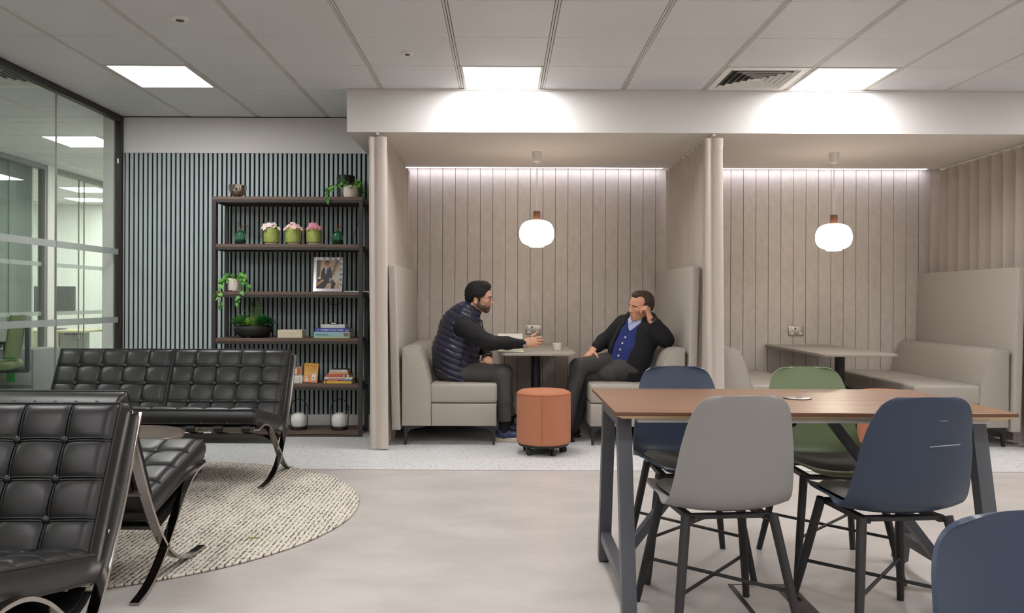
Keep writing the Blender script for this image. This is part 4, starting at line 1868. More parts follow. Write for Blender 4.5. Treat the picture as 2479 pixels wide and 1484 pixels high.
def flower_pot(label, px, colr, seed, lop=0):
    rr = random.Random(seed)
    t = thing('flower_pot', label, 'flower pot', SP(px, 1, 6.74), 0, 'lime green flower pots')
    d = B()
    d.lathe([(0, .017), (.060, .017), (.062, .019), (.0625, .130), (.061, .133), (.057, .131), (.056, .118), (0, .118)], 44)
    pt = d.build('glazed_pot', m_lime2, t)
    rl = B()
    for row in range(3):
        zc = .038 + row * .037
        for k_ in range(14):
            a0 = 2 * PI * k_ / 14
            pts = []
            for q_ in range(13):
                th = 2 * PI * q_ / 12
                pts.append((a0 + .17 * math.cos(th), zc + .0155 * math.sin(th)))
            rl.tube([(.0628 * math.cos(a), .0628 * math.sin(a), z) for a, z in pts[:-1]], .0011, 5, True)
    rl.build('relief_pattern', m_limed, pt)
    d = B()
    d.lathe([(0, 0), (.047, 0), (.049, .003), (.050, .0165), (0, .0165)], 36)
    d.build('saucer_foot', m_cream, t)
    lv = B()
    for k_ in range(26):
        a = rr.uniform(0, 2 * PI)
        r_ = rr.uniform(.01, .05)
        leaf_shape(lv.bm, Vector((r_ * math.cos(a), r_ * math.sin(a), .122)), (math.cos(a), math.sin(a), rr.uniform(.3, 1.0)), (0, 0, 1), rr.uniform(.03, .05), .016, .2, .3)
    lv.build('foliage', m_fgreen, t, 180)
    fl = B()
    for k_ in range(30):
        a = rr.uniform(0, 2 * PI)
        r_ = .070 * math.sqrt(rr.random())
        cx, cy = r_ * math.cos(a) + (lop * rr.random() if lop else 0), r_ * math.sin(a)
        zc = .136 + .046 * (1 - (r_ / .068) ** 2) * (.35 + .65 * rr.random()) - abs(cx) * .12
        o = Vector((cx, cy, zc))
        ax = Vector((cx * 16 + rr.uniform(-.4, .4), cy * 12 - .7, rr.uniform(.5, 1))).normalized()
        q0 = ax.orthogonal().normalized()
        for m_ in range(5):
            an = 2 * PI * m_ / 5 + a
            dd = (Quaternion(ax, an) @ q0)
            leaf_shape(fl.bm, o, dd + ax * .35, ax, .022, .019, .15, .3)
    fl.build('blossom', FLW[colr], t, 180)


flower_pot('lime green relief pot with white blossoms leaning left', 657, 'white', 3, -.045)
flower_pot('lime green relief pot with pale blush blossoms and leaves, middle of the three', 709.5, 'blush', 7)
flower_pot('lime green relief pot with deep pink blossoms', 760, 'pink', 12)

# ------------------------------------------------------------------ framed portrait photograph
t = thing('photo_frame', 'mirror-mosaic photo frame with a portrait of a seated person in a dark suit', 'photo frame', SP(793, 2, 6.715), .06)
tl = Matrix.Translation((0, 0, .0028)) @ Matrix.Rotation(-.17, 4, 'X') @ Matrix.Shear('XZ', 4, (0, 0))
W2, H2, bw = .118, .288, .024
d = B()
d.box(-W2, W2, .004, .014, 0, H2, .001, 1, mtx=tl)
d.build('backing_board', m_skirt, t)
mir = M('mirror_tile', (226, 224, 230), .12, metal=1.0, vary=(60, .25))
mird = M('mirror_tile_dark', (150, 150, 160), .2, metal=1.0)
fa = B()
for bx in ((-W2, W2, 0, bw), (-W2, W2, H2 - bw, H2), (-W2, -W2 + bw, bw, H2 - bw), (W2 - bw, W2, bw, H2 - bw)):
    fa.box(bx[0], bx[1], .0035, .0042, bx[2], bx[3], mtx=tl)
rr = random.Random(4)
for side in range(4):
    n = 10 if side % 2 == 0 else 11
    for k_ in range(n):
        for q_ in range(3):
            if side % 2 == 0:
                x_a = -W2 + (2 * W2) * k_ / n
                x_b = x_a + 2 * W2 / n
                z0 = 0 if side == 0 else H2 - bw
                if k_ % 2:
                    bx = (x_a + .0006, x_b - .0006, z0 + bw * q_ / 3 + .0005, z0 + bw * (q_ + 1) / 3 - .0005)
                else:
                    w_ = (x_b - x_a) / 3
                    bx = (x_a + w_ * q_ + .0005, x_a + w_ * (q_ + 1) - .0005, z0 + .0006, z0 + bw - .0006)
            else:
                z_a = bw + (H2 - 2 * bw) * k_ / n
                z_b = z_a + (H2 - 2 * bw) / n
                x0 = -W2 if side == 1 else W2 - bw
                if k_ % 2:
                    bx = (x0 + bw * q_ / 3 + .0005, x0 + bw * (q_ + 1) / 3 - .0005, z_a + .0006, z_b - .0006)
                else:
                    w_ = (z_b - z_a) / 3
                    bx = (x0 + .0006, x0 + bw - .0006, z_a + w_ * q_ + .0005, z_a + w_ * (q_ + 1) - .0005)
            fa.mi = 0 if k_ % 2 == 0 or side in (0, 1) else 1
            fa.box(bx[0], bx[1], -.004 + rr.uniform(-.001, .001), .004, bx[2], bx[3], mtx=tl)
fa.build('mirror_mosaic', [mir, mird], t, 20)
ph_m = [M('photo_tan', (196, 166, 134), .4), M('photo_olive', (98, 96, 70), .4), M('photo_pillar', (120, 114, 108), .4), M('photo_pale', (196, 194, 188), .4),
        M('photo_suit', (48, 48, 52), .4), M('photo_skin', (176, 124, 104), .4), M('photo_hair', (28, 24, 24), .4), M('photo_shirt', (206, 204, 222), .4),
        M('photo_tie', (54, 60, 104), .4), M('photo_bench', (206, 164, 108), .4), M('photo_white', (235, 235, 232), .4)]
pc = B()
pw, phh = W2 - bw, H2 - 2 * bw
layer = [0]


def pp_(mi, pts, grow=.00025):
    layer[0] += 1
    pc.mi = mi
    vs = [tl @ Vector((-pw + 2 * pw * (u / 100), .0036 - grow * layer[0] * .35, bw + phh * (1 - v / 100))) for u, v in pts]
    pc.poly(vs)


def circ(cx, cy, rx, ry, n=18):
    return [(cx + rx * math.cos(2 * PI * i / n), cy - ry * math.sin(2 * PI * i / n)) for i in range(n)]


pp_(0, [(0, 100), (100, 100), (100, 0), (0, 0)])
pp_(1, [(0, 62), (14, 56), (18, 0), (0, 0)])
pp_(3, [(55, 100), (72, 100), (100, 62), (100, 34), (66, 66)])
pp_(2, [(63, 52), (74, 52), (98, 0), (82, 0)])
pp_(2, [(56, 27), (78, 21), (78, 19), (56, 24)])
pp_(4, [(2, 66), (18, 62), (20, 42), (26, 30), (38, 24), (58, 25), (64, 34), (68, 52), (66, 66), (40, 72), (6, 74)])
pp_(4, [(0, 100), (36, 100), (46, 82), (64, 78), (62, 100), (76, 100), (84, 82), (66, 64), (30, 68), (2, 86)])
pp_(7, [(38, 48), (44, 48), (50, 30), (50, 26), (36, 22)])
pp_(8, [(40, 62), (44, 64), (49, 32), (44, 28)])
pp_(9, [(0, 92), (32, 72), (26, 66), (0, 78)])
pp_(6, [(0, 82), (24, 68), (22, 66), (0, 79)])
pp_(10, circ(13, 63, 6, 3.2))
pp_(5, circ(45, 18, 8, 10))
pp_(6, [(36, 18), (36, 6), (42, 1), (52, 2), (56, 8), (55, 18), (53, 9), (42, 8)])
pp_(6, circ(41.5, 16, 1.6, .8))
pp_(6, circ(48.5, 16, 1.6, .8))
pp_(10, circ(45, 23, 3.2, .9))
pp_(5, circ(60, 71, 7, 5))
pp_(7, [(56, 66), (66, 67), (66, 64), (57, 63)])
pc.build('portrait_print', ph_m, t, None)
gl_ = B()
gl_.box(-pw, pw, .0002, .0012, bw, H2 - bw, mtx=tl)
gl_.build('cover_glass', clear_glass('frame_glass', (250, 250, 250), 1.2), t, None)
st_ = B()
st_.bar([tl @ Vector((0, .015, H2 * .75)), Vector((0, .13, .002))], .05, .004, (1, 0, 0))
st_.build('easel_leg', m_skirt, t)
t = thing('white_cable', 'white power cable running right off the third shelf behind the curtain', 'cable', SP(833, 2, 6.72))
d = B()
d.tube(catmull([(0, .01, .0035), (.08, .02, .0035), (.155, .03, .004), (.195, .05, .004), (.222, .07, -.012), (.232, .08, -.05), (.236, .1, -.10)], 6), .0032, 8)
d.tube(catmull([(.150, .034, .004), (.185, .05, -.004), (.215, .075, -.035), (.226, .09, -.08)], 6), .0024, 8)
d.build('lead', m_whiteplastic, t)
t = thing('black_cable', 'black cable hanging down beside the right rear post of the bookshelf', 'cable', (-1.135, 6.99, 0))
d = B()
d.tube(catmull([(-.03, .012, 1.14), (.0, .015, 1.06), (-.012, .015, .96), (-.02, .015, .80), (-.01, .01, .72), (.01, .01, .62), (.0, .01, .48), (.01, .012, .40), (.04, .012, .42), (.015, .012, .34), (.05, .012, .30), (.055, .012, .1), (.02, .012, .004)], 6), .0045, 8)
d.build('lead', m_cast, t)
t = thing('drooping_wire', 'thin black wire drooping under the third shelf below the photo frame', 'cable', (-1.44, 6.96, 1.13))
d = B()
d.tube(catmull([(-.07, 0, .004), (-.06, .01, -.035), (-.03, .015, -.05), (.02, .015, -.05), (.05, .012, -.035), (.055, 0, .004)], 6), .0022, 6)
d.build('lead', m_cast, t)
t = thing('thin_cable', 'thin black cable rising behind the right end of the second shelf', 'cable', (-1.27, 6.955, 1.573))
d = B()
d.tube(catmull([(-.01, .0, .002), (-.012, .012, .09), (.015, .015, .16), (.03, .015, .22), (.05, .012, .31)], 6), .002, 6)
d.build('lead', m_cast, t)

# ------------------------------------------------------------------ planter with succulents
m_plant = M('planter_black', (30, 30, 30), .55, bump=(60, .6, (1, 1, 3)))
t = thing('succulent_bowl', 'wide black bowl of green succulents with a tall snake plant leaf on the fourth shelf', 'planter', SP(613.5, 3, 6.80))
d = B()
d.lathe([(0, .006), (.10, .006), (.128, .02), (.155, .058), (.158, .075), (.150, .097), (.145, .099), (.138, .095), (.136, .085), (0, .085)], 56)
for k_ in range(3):
    a = .5 + 2 * PI * k_ / 3
    d.lathe([(0, 0), (.014, 0), (.018, .022), (0, .022)], 14, (.118 * math.cos(a), .118 * math.sin(a), 0))
d.build('bowl', m_plant, t)
m_moss = M('moss', (112, 140, 44), .95, vary=(60, .3), bump=(90, .8))
d = B()
d.lathe([(.137, .084), (.10, .095), (0, .10)], 40)
d.build('moss', m_moss, t)
suc = [M('succulent_green', (92, 156, 70), .45, vary=(20, .2)), M('succulent_dark', (50, 122, 62), .4, vary=(20, .2)), M('succulent_lime', (156, 190, 92), .5)]
rr = random.Random(21)
for (cx, cy, r_, mi, n, tl_) in ((-.095, -.05, .105, 0, 40, .5), (.090, -.05, .112, 1, 42, .5), (-.02, -.09, .060, 2, 28, .8), (.150, -.01, .075, 1, 24, .4), (-.150, .0, .070, 0, 24, .4), (.02, .05, .085, 2, 26, .7), (-.07, .05, .09, 0, 26, .8)):
    s_ = B()
    for k_ in range(n):
        a = k_ * 2.399
        q_ = (k_ + 1) / n
        el = (1 - q_) * 1.15 + tl_ * .4
        dr = Vector((math.cos(a) * math.cos(el), math.sin(a) * math.cos(el), math.sin(el)))
        leaf_shape(s_.bm, Vector((cx, cy, .105 + .03 * (1 - q_))), dr, (0, 0, 1) if el < 1.2 else (math.cos(a), math.sin(a), .2), r_ * (.55 + .5 * q_), r_ * .36, .35, .15)
    s_.build('succulent', suc[mi], t, 180)
sp = B()
for k_ in range(34):
    a, el = rr.uniform(0, 2 * PI), rr.uniform(.5, 1.45)
    dr = Vector((math.cos(a) * math.cos(el), math.sin(a) * math.cos(el), math.sin(el)))
    leaf_shape(sp.bm, Vector((.01, 0, .098)), dr, (0, -1, .3), rr.uniform(.06, .115), .007, .2, .1)
sp.build('spiky_grass', suc[2], t, 180)
m_snake = M('snake_leaf', (112, 138, 92), .5, vary=(14, .4, (1, 1, 5)))
for (ox, oy, hh, ww, ln) in ((.035, .03, .236, .085, .0), (.02, .045, .20, .060, -.05)):
    sn = B()

    def sl(u, v, ox=ox, oy=oy, hh=hh, ww=ww, ln=ln):
        w_ = ww * (1 - max(0, u - .55) ** 2 / .2025 * .96) * (.75 + .25 * min(1, u * 3))
        tw = .5 + 1.1 * u
        x_ = (v - .5) * w_
        return Vector((ox + x_ * math.cos(tw) + ln * u, oy + x_ * math.sin(tw) - .012 * math.sin(PI * v), .09 + hh * u))
    sn.grid(sl, 16, 6)
    bmesh.ops.solidify(sn.bm, geom=list(sn.bm.faces), thickness=.005)
    sn.build('snake_plant_leaf', m_snake, t, 60)
sn = B()
sn.tube(catmull([(-.01, 0, .09), (-.03, -.01, .16), (-.055, -.02, .22)], 5), .003, 6)
for z, sd in ((.15, -1), (.19, 1), (.22, -1)):
    leaf_shape(sn.bm, Vector((-.03 - (z - .15) * .35, -.02, z)), (sd, -.3, .3), (0, -.5, 1), .035, .016)
sn.build('sprig', suc[0], t, 180)

# ------------------------------------------------------------------ books and boxes
m_page = M('book_pages', (206, 196, 178), .85)
BOOKM = {}


def bookmat(rgb):
    if rgb not in BOOKM:
        BOOKM[rgb] = M('book_cover', rgb, .5)
    return BOOKM[rgb]


def book(label, px0, px1, d_, z0, hz, rgb, depth=.17, group=None, name='book', rz=0.0):
    xa, xb = (px0 - CX) * d_ / F_PX, (px1 - CX) * d_ / F_PX
    t = thing(name, label, 'book', ((xa + xb) / 2, d_, z0), rz, group)
    w_ = (xb - xa) / 2
    c_ = B()
    c_.box(-w_, w_, 0, .003, 0, hz, .0008, 1)
    c_.box(-w_, w_, .003, depth, 0, .0022)
    c_.box(-w_, w_, .003, depth, hz - .0022, hz)
    c_.build('cover', bookmat(rgb), t)
    p_ = B()
    p_.box(-w_ + .003, w_ - .003, .0032, depth - .004, .0023, hz - .0023)
    p_.build('pages', m_page, t)
    return t, w_


def letter(t, s, x, z, size, rgb, width=None, bold=True):
    return text_mesh('lettering', s, size, bookmat(rgb), t, Matrix.Translation((x, -.0009, z)), bold, width)


def patch(t, name, x0, x1, z0, z1, rgb):
    d = B()
    d.box(x0, x1, -.0006, .0, z0, z1)
    return d.build(name, bookmat(rgb), t, None)


Z4 = SH[3] + .0004
g4 = 'stack of large books on the fourth shelf'
t, w_ = book('thick pale turquoise book at the bottom of the fourth-shelf stack', 760, 847, 6.72, Z4, .052, (150, 190, 194), .21, g4)
patch(t, 'lime_strip', -w_, w_, .0, .007, (196, 200, 92))
letter(t, "Where's Bowie?", -w_ + .012, .024, .015, (52, 78, 84), .108)
patch(t, 'subtitle_line', -w_ + .012, .0, .0165, .0185, (96, 128, 134))
patch(t, 'spine_picture', w_ - .05, w_ - .01, .014, .044, (136, 112, 100))
t, w_ = book('navy blue travel book second from the bottom of the fourth-shelf stack', 762, 845, 6.725, Z4 + .0525, .030, (58, 70, 150), .20, g4)
letter(t, 'WHERE TO GO WHEN', -w_ + .055, .0085, .0165, (232, 232, 246), .182)
patch(t, 'spine_rule', -w_ + .049, -w_ + .0505, .006, .024, (220, 222, 240))
d = B()
d.prism([(-w_ + .014, .015), (-w_ + .026, .019), (-w_ + .040, .015), (-w_ + .026, .011)], 'y', -.0007, 0)
d.build('spine_emblem', bookmat((214, 218, 240)), t, None)
patch(t, 'spine_picture', w_ - .03, w_ - .004, .006, .016, (206, 150, 132))
t, w_ = book('pale grey book third from the bottom of the fourth-shelf stack', 777, 835, 6.73, Z4 + .083, .029, (206, 206, 202), .16, g4)
patch(t, 'spine_mark', -w_ + .008, -w_ + .022, .012, .0145, (60, 60, 62))
patch(t, 'spine_mark', -w_ + .03, -w_ + .045, .0125, .014, (170, 170, 168))
patch(t, 'spine_mark', 0.005, .06, .0125, .0155, (168, 168, 166))
patch(t, 'spine_mark', w_ - .028, w_ - .012, .0115, .0155, (140, 140, 138))
t = thing('card_box', 'tiny dark card box on top of the fourth-shelf book stack', 'box', ((808 - CX) * 6.74 / F_PX, 6.74, Z4 + .1125))
d = B()
d.box(-.036, .036, 0, .05, 0, .019, .001, 1)
d.build('carton', m_skirt, t)
patch(t, 'printed_mark', -.022, .018, .006, .013, (206, 204, 202))
m_blockwood = M('pale_wood', (214, 200, 176), .7, vary=(3, .12, (1, 6, 14)))
t = thing('wooden_block', 'pale wooden box with layered sides beside the book stack', 'box', ((702 - CX) * 6.72 / F_PX, 6.72, Z4))
d = B()
d.box(-.102, .102, 0, .12, 0, .048, .0015, 1)
d.build('box_body', m_blockwood, t)
d = B()
d.box(-.102, .102, 0, .12, .0484, .066, .0015, 1)
d.build('box_lid', m_blockwood, t)

Z5 = SH[4] + .0004
g5 = 'stack of paperbacks on the fifth shelf'
t, w_ = book('yellow paperback at the very bottom of the small stack', 784, 852, 6.72, Z5, .020, (226, 190, 62), .155, g5)
letter(t, 'TRAINING MANUAL', -w_ + .08, .0055, .012, (244, 226, 150), .12)
patch(t, 'spine_mark', -w_ + .012, -w_ + .026, .003, .016, (96, 84, 60))
t, w_ = book('slim crimson and blue paperback just above the yellow one', 784, 852, 6.72, Z5 + .0205, .0125, (172, 36, 66), .15, g5)
patch(t, 'blue_half', .04, w_, .0002, .0123, (72, 122, 174))
patch(t, 'violet_end', -w_, -w_ + .032, .0002, .0123, (124, 62, 130))
letter(t, 'UNICORN LAWYER', -w_ + .036, .0035, .008, (244, 196, 196), .085)
t, w_ = book('cream paperback with grey title in the small stack', 785.5, 854, 6.72, Z5 + .0335, .019, (220, 208, 190), .16, g5)
letter(t, 'Breaking the Bamboo Ceiling', -w_ + .034, .006, .010, (92, 82, 74), .14)
t, w_ = book('brick red paperback with two white badges in the small stack', 790.5, 848, 6.72, Z5 + .053, .021, (184, 78, 62), .15, g5)
letter(t, 'MAKING YOUR CAREER COUNT', -w_ + .010, .0075, .009, (236, 176, 160), .115)
patch(t, 'spine_end', w_ - .055, w_, .0002, .0208, (46, 30, 30))
d = B()
for xx, r1 in ((w_ - .050, .0075), (w_ - .018, .0115)):
    d.prism([(xx + r1 * math.cos(2 * PI * i / 20), .0105 + min(r1, .0095) * math.sin(2 * PI * i / 20)) for i in range(20)], 'y', -.0012, -.0005)
d.build('round_badge', bookmat((226, 216, 212)), t, None)
t, w_ = book('tan paperback second from the top of the small stack', 796, 843.5, 6.725, Z5 + .0745, .0175, (206, 156, 104), .14, g5)
patch(t, 'spine_mark', .02, .026, .006, .011, (96, 62, 44))
t, w_ = book('white-spined book with black title on top of the small stack', 798.5, 841, 6.73, Z5 + .0925, .020, (218, 210, 208), .14, g5)
letter(t, "IT'S OK NOT TO BE OK", -w_ + .006, .006, .0095, (36, 34, 36), .10)
d = B()
d.prism([(w_ - .011 + .0035 * math.cos(2 * PI * i / 16), .0095 + .004 * math.sin(2 * PI * i / 16)) for i in range(16)], 'y', -.0008, 0)
d.build('spine_emblem', bookmat((40, 38, 40)), t, None)
d = B()
d.box(-w_ + .001, w_ - .001, .003, .138, .0201, .0206)
d.build('dark_cover_face', bookmat((70, 66, 64)), t, None)

# yellow book standing against the wall of the shelf
t = thing('standing_book', 'orange-yellow illustrated book standing upright beside the paperback stack', 'book', ((751 - CX) * 6.74 / F_PX, 6.74, Z5), .05)
tl = Matrix.Translation((0, 0, .0062)) @ Matrix.Rotation(-.20, 4, 'X') @ Matrix.Rotation(.05, 4, 'Y')
m_grad = bpy.data.materials.new('book_orange_yellow')
m_grad.use_nodes = True
nt = m_grad.node_tree
tc = nt.nodes.new('ShaderNodeTexCoord')
sp_ = nt.nodes.new('ShaderNodeSeparateXYZ')
nt.links.new(tc.outputs['Generated'], sp_.inputs[0])
rp = nt.nodes.new('ShaderNodeValToRGB')
rp.color_ramp.elements[0].color = (*lin((222, 152, 112)), 1)
rp.color_ramp.elements[1].color = (*lin((224, 176, 62)), 1)
nt.links.new(sp_.outputs['Z'], rp.inputs['Fac'])
nt.links.new(rp.outputs['Color'], nt.nodes['Principled BSDF'].inputs['Base Color'])
d = B()
d.box(-.058, .058, 0, .002, 0, .160, .0006, 1, mtx=tl)
d.build('cover', m_grad, t)
d = B()
d.box(-.055, .056, .0022, .013, .003, .157, mtx=tl)
d.build('pages', m_page, t)
d = B()
d.box(-.058, .058, .0132, .0152, 0, .160, .0006, 1, mtx=tl)
d.build('back_cover', m_grad, t)


def onbook(name, x0, x1, z0, z1, rgb):
    d = B()
    d.box(x0, x1, -.0008, -.0001, z0, z1, mtx=tl)
    return d.build(name, bookmat(rgb), t, None)


text_mesh('lettering', 'Enough', .021, bookmat((198, 118, 50)), t, tl @ Matrix.Translation((-.044, -.001, .132)), True, .088)
text_mesh('lettering', '& More', .014, bookmat((204, 126, 52)), t, tl @ Matrix.Translation((.0, -.001, .113)), True, .042)
onbook('subtitle_line', -.044, .04, .105, .1065, (176, 132, 60))
onbook('subtitle_line', -.02, .04, .097, .0985, (176, 132, 60))
onbook('subtitle_line', -.02, .04, .091, .0925, (176, 132, 60))
onbook('cup_drawing', -.043, -.022, .040, .050, (206, 206, 204))
onbook('bottle_drawing', -.012, -.002, .034, .058, (150, 152, 146))
onbook('laptop_screen_drawing', .012, .045, .044, .070, (222, 220, 218))
onbook('laptop_base_drawing', .006, .045, .020, .036, (214, 206, 204))
onbook('notepad_drawing', -.042, -.018, .012, .032, (224, 222, 216))
d = B()
d.prism([(-.032 + .008 * math.cos(2 * PI * i / 16), .081 + .0085 * math.sin(2 * PI * i / 16)) for i in range(16)], 'y', -.0008, -.0001, mtx=tl)
d.build('price_sticker', bookmat((206, 212, 74)), t, None)

wb = (196, 186, 176)
t = thing('book_box', 'grey-brown slipcase with an orange spine behind the leather sofa end', 'book', ((722 - CX) * 6.73 / F_PX, 6.73, Z5 + .0645))
d = B()
d.box(-.03, .034, 0, .15, .0, .072, .001, 1)
d.build('slipcase', M('slipcase_grey', (150, 136, 124), .7), t)
patch(t, 'cream_spine', -.024, -.008, .012, .058, (226, 206, 176))
patch(t, 'orange_spine', -.007, .018, .010, .060, (206, 92, 44))
for i, (z0, hz, lb, xo) in enumerate(((.0, .019, 'white box at the bottom of the three by the sofa end', -.004), (.0195, .019, 'white box in the middle of the three by the sofa end', 0), (.039, .025, 'white box on top of the three, carrying the slipcase', -.002))):
    t = thing('white_box', lb, 'box', ((724 - CX) * 6.73 / F_PX + xo, 6.73, Z5 + z0), 0, 'small white boxes on the fifth shelf')
    d = B()
    d.box(-.04, .033, 0, .11, 0, hz, .001, 1)
    d.build('carton', m_whiteplastic, t)
    patch(t, 'printed_dot', .006, .014, .006, .0125, (110, 90, 88))
    if i < 2:
        patch(t, 'printed_line', -.03, -.012, .007, .0105, (150, 144, 142))

# ------------------------------------------------------------------ lanterns
m_opal = M('opal_plastic', (214, 212, 208), .35, sss=.0)


def lantern(label, px, yaw):
    t = thing('lantern', label, 'lantern', SP(px, 5, 6.76), yaw, 'globe lanterns on the bottom shelf')
    d = B()
    d.lathe([(0, 0), (.066, 0), (.068, .004), (.068, .024), (.066, .028), (0, .028)], 40)
    d.build('base', m_skirt, t)
    d = B()
    d.lathe([(.058, .0285), (.064, .05), (.0665, .075), (.062, .102), (.048, .124), (.026, .136), (0, .140)], 40)
    d.build('globe', m_opal, t, 60)
    d = B()
    d.tube(catmull([(-.068, 0, .012), (-.072, 0, .08), (-.074, 0, .15), (-.066, 0, .20), (-.042, 0, .236), (0, 0, .250), (.042, 0, .236), (.066, 0, .20), (.074, 0, .15), (.072, 0, .08), (.068, 0, .012)], 5), .0032, 8)
    d.build('wire_handle', m_skirt, t)
    d = B()
    d.ball((-.01, -.068, .014), .004, 10)
    d.build('switch', m_steel, t)


lantern('white globe lantern with black wire handle next to the sofa end', 724.5, .0)
lantern('white globe lantern with black wire handle nearest the bookshelf right post', 823, .35)
# ================================================================== the two seated men
m_skin1 = M('skin_tan', (196, 148, 122), .5, sss=.12, vary=(24, .05))
m_skin2 = M('skin_fair', (202, 148, 120), .5, sss=.12, vary=(24, .06))
m_hair1 = M('hair_dark', (15, 11, 10), .75, bump=(220, .7))
m_hair2 = M('hair_brown', (60, 47, 38), .6, bump=(160, .7, (1, 1, .25)), vary=(70, .3))
m_beard = M('beard', (86, 66, 55), .75, vary=(160, .3), bump=(320, .6))
m_vest = M('quilted_navy', (38, 38, 58), .32, spec=.5, bump=(70, .35))
m_knit = M('black_knit', (20, 20, 21), .85, bump=(260, .3))
m_trou1 = M('charcoal_trousers', (74, 72, 71), .85, vary=(50, .1), bump=(14, .5))
m_trou2 = M('dark_grey_trousers', (60, 58, 57), .8, vary=(50, .1), bump=(11, .7))
m_blazer = M('navy_blazer', (17, 17, 22), .85, bump=(9, .5))
m_card = M('royal_blue_knit', (30, 44, 104), .85, bump=(13, .6))
m_shirt = M('pale_blue_shirt', (168, 176, 208), .8, vary=(1.0, .22, (240, 240, 2)))
m_sock = M('black_sock', (14, 14, 14), .9)
m_shoe = M('navy_leather_shoe', (52, 56, 92), .35)
m_sole = M('cream_sole', (196, 186, 166), .7)
m_tort = M('tortoiseshell', (126, 78, 42), .3)
m_lens = clear_glass('spectacle_lens', (246, 244, 240), 1.0)
m_eyew = M('eye_white', (226, 220, 214), .2)
m_eyei = M('eye_iris', (44, 30, 24), .2)
m_lip = M('lip', (172, 108, 96), .5)
m_button = M('pearl_button', (196, 192, 190), .3)


def A(px, py, d):
    return np.array(at(px, py, d))


def head_prims(H):
    p, R = H.p, H.R
    out = [ell(p(-.002, 0, .030), (.097, .076, .086), R),
           ell(p(.030, 0, -.035), (.061, .058, .076), R, .03),
           ell(p(.070, 0, -.070), (.021, .030, .024), R, .02),
           ell(p(.066, 0, -.097), (.019, .020, .016), R, .02),
           ell(p(.086, 0, .017), (.011, .044, .010), R, .012)]
    for s in (-1, 1):
        out += [cap(p(-.005, s * .050, -.062), p(.060, s * .014, -.097), .020, .016, .02),
                ell(p(.058, s * .044, -.022), (.026, .019, .019), R, .02),
                ell(p(.101, s * .033, -.004), (.016, .017, .010), R, .010, 's'),
                ell(p(.0820, s * .033, .0055), (.0085, .0165, .0055), R, .004), ell(p(.0815, s * .033, -.0110), (.0075, .0155, .0045), R, .004),
                ell(p(.0955, s * .011, -.0385), (.009, .008, .007), R, .006)]
    out += [cap(p(.0905, 0, .006), p(.105, 0, -.033), .0065, .0105, .010),
            ell(p(.0895, 0, -.0655), (.0075, .021, .0052), R, .004),
            ell(p(.0875, 0, -.0765), (.0080, .018, .0060), R, .004),
            ell(p(.1000, 0, -.0712), (.0085, .021, .0013), R, .003, 's')]
    for s in (-1, 1):
        out += [ell(p(-.024, s * .0755, -.022), (.017, .0075, .030), R, .006),
                ell(p(-.019, s * .0835, -.020), (.0085, .006, .015), R, .004, 's')]
    return out


def hand_prims(w, f, n, left, curls=((.2, .25, .2),) * 4, spread=.09, thumb=(.75, .55, -.25), tc=.25, k=1.0, thumb_off=0.0):
    """w wrist, f along the metacarpals, n dorsal normal; curls in radians per finger joint"""
    f = np.array(f, float)
    f /= np.linalg.norm(f)
    n = np.array(n, float)
    n -= f * n.dot(f)
    n /= np.linalg.norm(n)
    s = np.cross(f, n) if left else np.cross(n, f)
    w = np.array(w, float)
    out = [cap(w - f * .03 * k, w + f * .015 * k, .026 * k, .026 * k, .012, (n, .72)),
           cap(w + f * .012 * k, w + f * .068 * k + s * .004, .033 * k, .0385 * k, .014, (n, .40)),
           cap(w + f * .02 * k + s * .018 * k - n * .006, w + f * .05 * k + s * .026 * k - n * .006, .015 * k, .012 * k, .012)]
    base = [(.030, .082, .072), (.0105, .086, .081), (-.0095, .083, .075), (-.0285, .075, .058)]
    tips = []
    for i, (so, fo, L) in enumerate(base):
        q = w + s * so * k + f * fo * k - n * .002
        ang = 0.0
        a0 = spread * (1.5 - i)
        dirf = f * math.cos(a0) + s * math.sin(a0)
        pts = [w + s * so * .8 * k + f * (fo - .03) * k, q]
        for j, fr in enumerate((.46, .30, .24)):
            ang += curls[i][j]
            dd = dirf * math.cos(ang) - n * math.sin(ang)
            pts.append(pts[-1] + dd * L * fr * k)
        r = (.0092 if i < 3 else .0080) * k
        out += chain(pts, [r * 1.05, r * 1.08, r, r * .92, r * .78], .004)
        tips.append(pts[-1])
    t0 = w + f * .022 * k + s * .024 * k - n * (.004 + thumb_off)
    d1 = f * thumb[0] + s * thumb[1] + n * thumb[2]
    d1 /= np.linalg.norm(d1)
    d2 = d1 * math.cos(tc) + f * math.sin(tc)
    d2 /= np.linalg.norm(d2)
    a = t0 + d1 * .040 * k
    b_ = a + d2 * .032 * k
    c_ = b_ + d2 * .024 * k
    out += chain([t0, a, b_, c_], [.0135 * k, .0112 * k, .0100 * k, .0080 * k], .006)
    return out


from mathutils.bvhtree import BVHTree


def tree_of(o):
    return BVHTree.FromPolygons([v.co.copy() for v in o.data.vertices], [tuple(p.vertices) for p in o.data.polygons])


